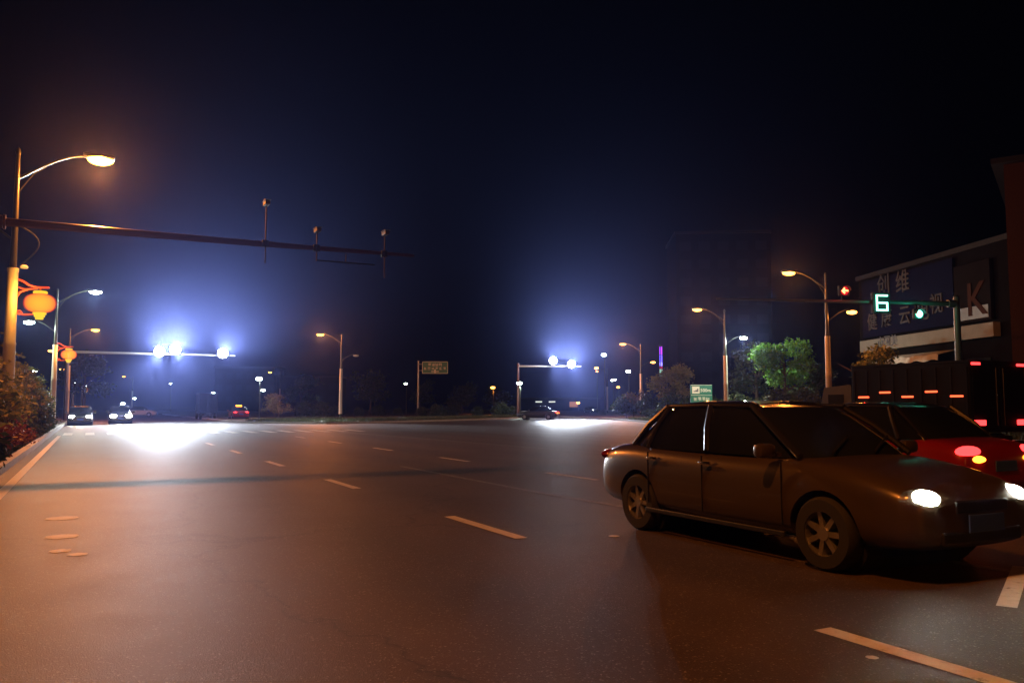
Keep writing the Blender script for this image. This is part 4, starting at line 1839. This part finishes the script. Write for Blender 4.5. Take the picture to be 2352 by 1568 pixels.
P_CREAM = mat('dark bronze car paint', (0.065, 0.048, 0.028), 0.3, metal=0.3, coat=0.6)
P_RED = mat('red car paint', (0.22, 0.006, 0.006), 0.28, coat=0.7)
P_DARK = mat('dark car paint', (0.03, 0.03, 0.035), 0.3, coat=0.6)
P_WHITE = mat('white car paint', (0.6, 0.6, 0.6), 0.3, coat=0.6)
P_GREY = mat('grey car paint', (0.14, 0.14, 0.15), 0.3, coat=0.6)

CAR_G = 'cars on the avenue'
front_t, cd = 4.35, 6.5
c1 = make_car('cream', P_CREAM, rd(cd, front_t + 2.25), -T, 'dark bronze sedan with both headlights blazing, closest to the viewer', E_HEAD, True, 0, name='oncoming_car', group=CAR_G, lamp_k=1.15)
for s in (1, -1):
    spot('headlight_beam', c1, (2.26, s * 0.56, 0.66), (1, 0, -0.06), 300, (1.0, 0.86, 0.62), 70, 0.9, 0.06)
c2 = make_car('red', P_RED, rd(10.9, 9.2), T, 'red sedan heading away beside the bronze one, red tail lights and amber indicators lit', E_HEAD, False, 2, name='leaving_car', group=CAR_G)
c3 = make_car('far_a', P_DARK, rd(-0.55, 72.5), -T, 'oncoming car at the end of the hedge, its two headlights merging into one pale bar', E_HEAD, True, 0, name='oncoming_car', group=CAR_G, lamp_k=1.5)
c4 = make_car('far_b', P_DARK, rd(2.35, 76.5), -T, 'oncoming car with dazzling headlights in the lane next to the hedge end', E_HEAD, True, 0, name='oncoming_car', group=CAR_G, lamp_k=1.9)
for c, pw in ((c3, 300), (c4, 700)):
    spot('headlight_beam', c, (2.35, 0, 0.66), (1, 0, -0.05), pw, (1.0, 0.85, 0.62), 70, 0.8, 0.08)
q = pt(547, 948, 92.0)
make_car('far_c', P_RED, (q.x, q.y, 0), T, 'small far red taxi seen from behind with glowing amber roof lamp', E_HEADFAR, False, 1, True, name='leaving_car', group=CAR_G)
q = base(1236, 92.0)
make_car('far_d', P_DARK, (q.x, q.y, 0), (Vector((-1, 0.25, 0))).normalized(), 'dark car turning by the island tip with an amber indicator lit', E_HEADFAR, False, 2, name='turning_car', group=CAR_G)
q = base(322, 118.0)
make_car('far_e', P_WHITE, (q.x, q.y, 0), Vector((1, 0.2, 0)).normalized(), 'white car standing side on in the dark below the floodlit gantry', E_HEADFAR, False, 0, group=CAR_G)
q = base(1357, 190.0)
make_car('far_f', P_GREY, (q.x, q.y, 0), Vector((0.4, -1, 0)).normalized(), 'small grey car with lit headlights before the far shops', E_HEADFAR, True, 0, group=CAR_G)


M_BOXRIB = mat('dark rib paint', (0.010, 0.010, 0.012), 0.7, spec=0.1)


def lorry(loc, fwd, L, W, Hh, label, box_mat, lights, name='box_truck'):
    r = empty(name, loc, math.atan2(fwd.y, fwd.x), label, 'truck')
    m = MB()
    m.box((-0.55, 0, 0.78 + (Hh - 0.78) / 2), (L - 1.5, W, Hh - 0.78), bev=0.04)
    bx = m.build('cargo_box', box_mat, r)
    m = MB()
    for k in range(9):
        m.box((-0.55 - (L - 1.7) / 2 + k * (L - 1.7) / 8, 0, 0.8 + (Hh - 0.9) / 2), (0.05, W + 0.03, Hh - 0.95))
    m.box((-0.55, 0, Hh + 0.003), (L - 1.5, W + 0.05, 0.05))
    m.box((-0.55, 0, 0.83), (L - 1.5, W + 0.05, 0.07))
    m.build('box_ribs', M_BOXRIB, bx)
    xr = -0.55 - (L - 1.5) / 2
    for s in (1, -1):
        m = MB()
        m.box((xr - 0.015, s * W * 0.245, 0.86 + (Hh - 0.95) / 2), (0.03, W * 0.47, Hh - 1.02))
        d_ = m.build('rear_door', box_mat, bx)
        m = MB()
        m.tube([(xr - 0.05, s * 0.14, 0.95), (xr - 0.05, s * 0.14, Hh - 0.15)], 0.016, 6)
        m.build('lock_bar', M_CHROME, d_, True)
    m = MB()
    m.box((0, 0, 0.62), (L - 0.3, 0.8, 0.16))
    m.box((xr + 0.05, 0, 0.52), (0.1, W * 0.9, 0.1))
    m.build('chassis', M_TRIM, r)
    # cab
    x0 = -0.55 + (L - 1.5) / 2 + 0.12
    x1 = L / 2
    m = MB()
    pr = [(x0, 0.45), (x1, 0.45), (x1 + 0.02, 1.1), (x1 - 0.22, 1.95), (x0 + 0.05, 2.02), (x0, 1.95)]
    n = len(pr)
    vs = [(x, -W * 0.44, z) for x, z in pr] + [(x, W * 0.44, z) for x, z in pr]
    m.add(vs, [tuple(range(n)), tuple(reversed(range(n, 2 * n)))] + [(i, (i + 1) % n, n + (i + 1) % n, n + i) for i in range(n)])
    cb_ = m.build('cab', P_DARK, r)
    for s in (1, -1):
        m = MB()
        m.box(((x0 + x1) / 2 - 0.05, s * W * 0.441, 1.5), (0.55, 0.02, 0.5))
        m.build('side_window', M_CARGLASS, cb_)
    m = MB()
    m.add([(x1 + 0.025, -W * 0.38, 1.16), (x1 + 0.025, W * 0.38, 1.16), (x1 - 0.17, W * 0.36, 1.86), (x1 - 0.17, -W * 0.36, 1.86)], [(0, 1, 2, 3)])
    m.build('windscreen', M_CARGLASS, cb_)
    My = Matrix.Rotation(R(90), 3, 'X')
    for x in (-L / 2 + 0.85, L / 2 - 0.62):
        for s in (1, -1):
            m = MB()
            m.lathe([(0.20, -0.12), (0.33, -0.12), (0.37, -0.08), (0.37, 0.08), (0.33, 0.12), (0.20, 0.12)], 22, (x, s * (W / 2 - 0.2), 0.37), My, False)
            w_ = m.build('wheel', M_TYRE, r, True)
            m = MB()
            m.lathe([(0.05, -0.10), (0.2, -0.06), (0.2, 0.06), (0.05, 0.10)], 16, (x, s * (W / 2 - 0.2), 0.37), My)
            m.build('rim', M_STEEL, w_, True)
    if lights:
        for s in (1, -1):
            m = MB()
            m.box((xr - 0.06, s * W * 0.40, 1.02), (0.06, 0.42, 0.13), bev=0.02)
            m.build('tail_light', E_TAIL, r)
            m = MB()
            m.box((xr - 0.04, s * W * 0.42, Hh - 0.06), (0.05, 0.3, 0.06), bev=0.01)
            m.build('roof_marker', E_TAIL, r)
        for k in range(5):
            m = MB()
            m.box((xr + 0.35 + k * (L - 2.0) / 4.4, W / 2 + 0.03, 1.66 + 0.12 * (k % 2)), (0.34, 0.025, 0.045), bev=0.008)
            m.build('side_marker', E_MARK, r)
    return r


M_BOX = mat('dark cargo box paint', (0.008, 0.009, 0.012), 0.7, spec=0.08, noise=0.2, nscale=3)
Lt = 5.0
lorry(rd(19.9, 12.6 + Lt / 2), T, Lt, 2.1, 2.5, 'dark box truck with red tail lights and a row of red side markers', M_BOX, True)
q = base(473, 94.0)
lorry((q.x, q.y, 0), T, 5.0, 1.9, 2.9, 'dark unlit box truck seen from behind below the avenue floodlights', M_BOX, False)

# ------------------------------------------------------------------ air
hz = MB()
hz.box((0, 180, 22.2), (860, 500, 46.6))
hm = bpy.data.materials.new('added haze')  # thin bluish medium added so that a glow gathers around the lamps
hm.use_nodes = True
nt = hm.node_tree
nt.nodes.clear()
o = nt.nodes.new('ShaderNodeOutputMaterial')
pv = nt.nodes.new('ShaderNodeVolumePrincipled')
pv.inputs['Color'].default_value = (0.30, 0.38, 1.0, 1)
pv.inputs['Density'].default_value = 0.00034
pv.inputs['Anisotropy'].default_value = 0.91
nt.links.new(pv.outputs[0], o.inputs['Volume'])
h = hz.build('haze', hm)
tag(h, 'thin added haze glowing around the lamps', 'haze', kind='stuff')
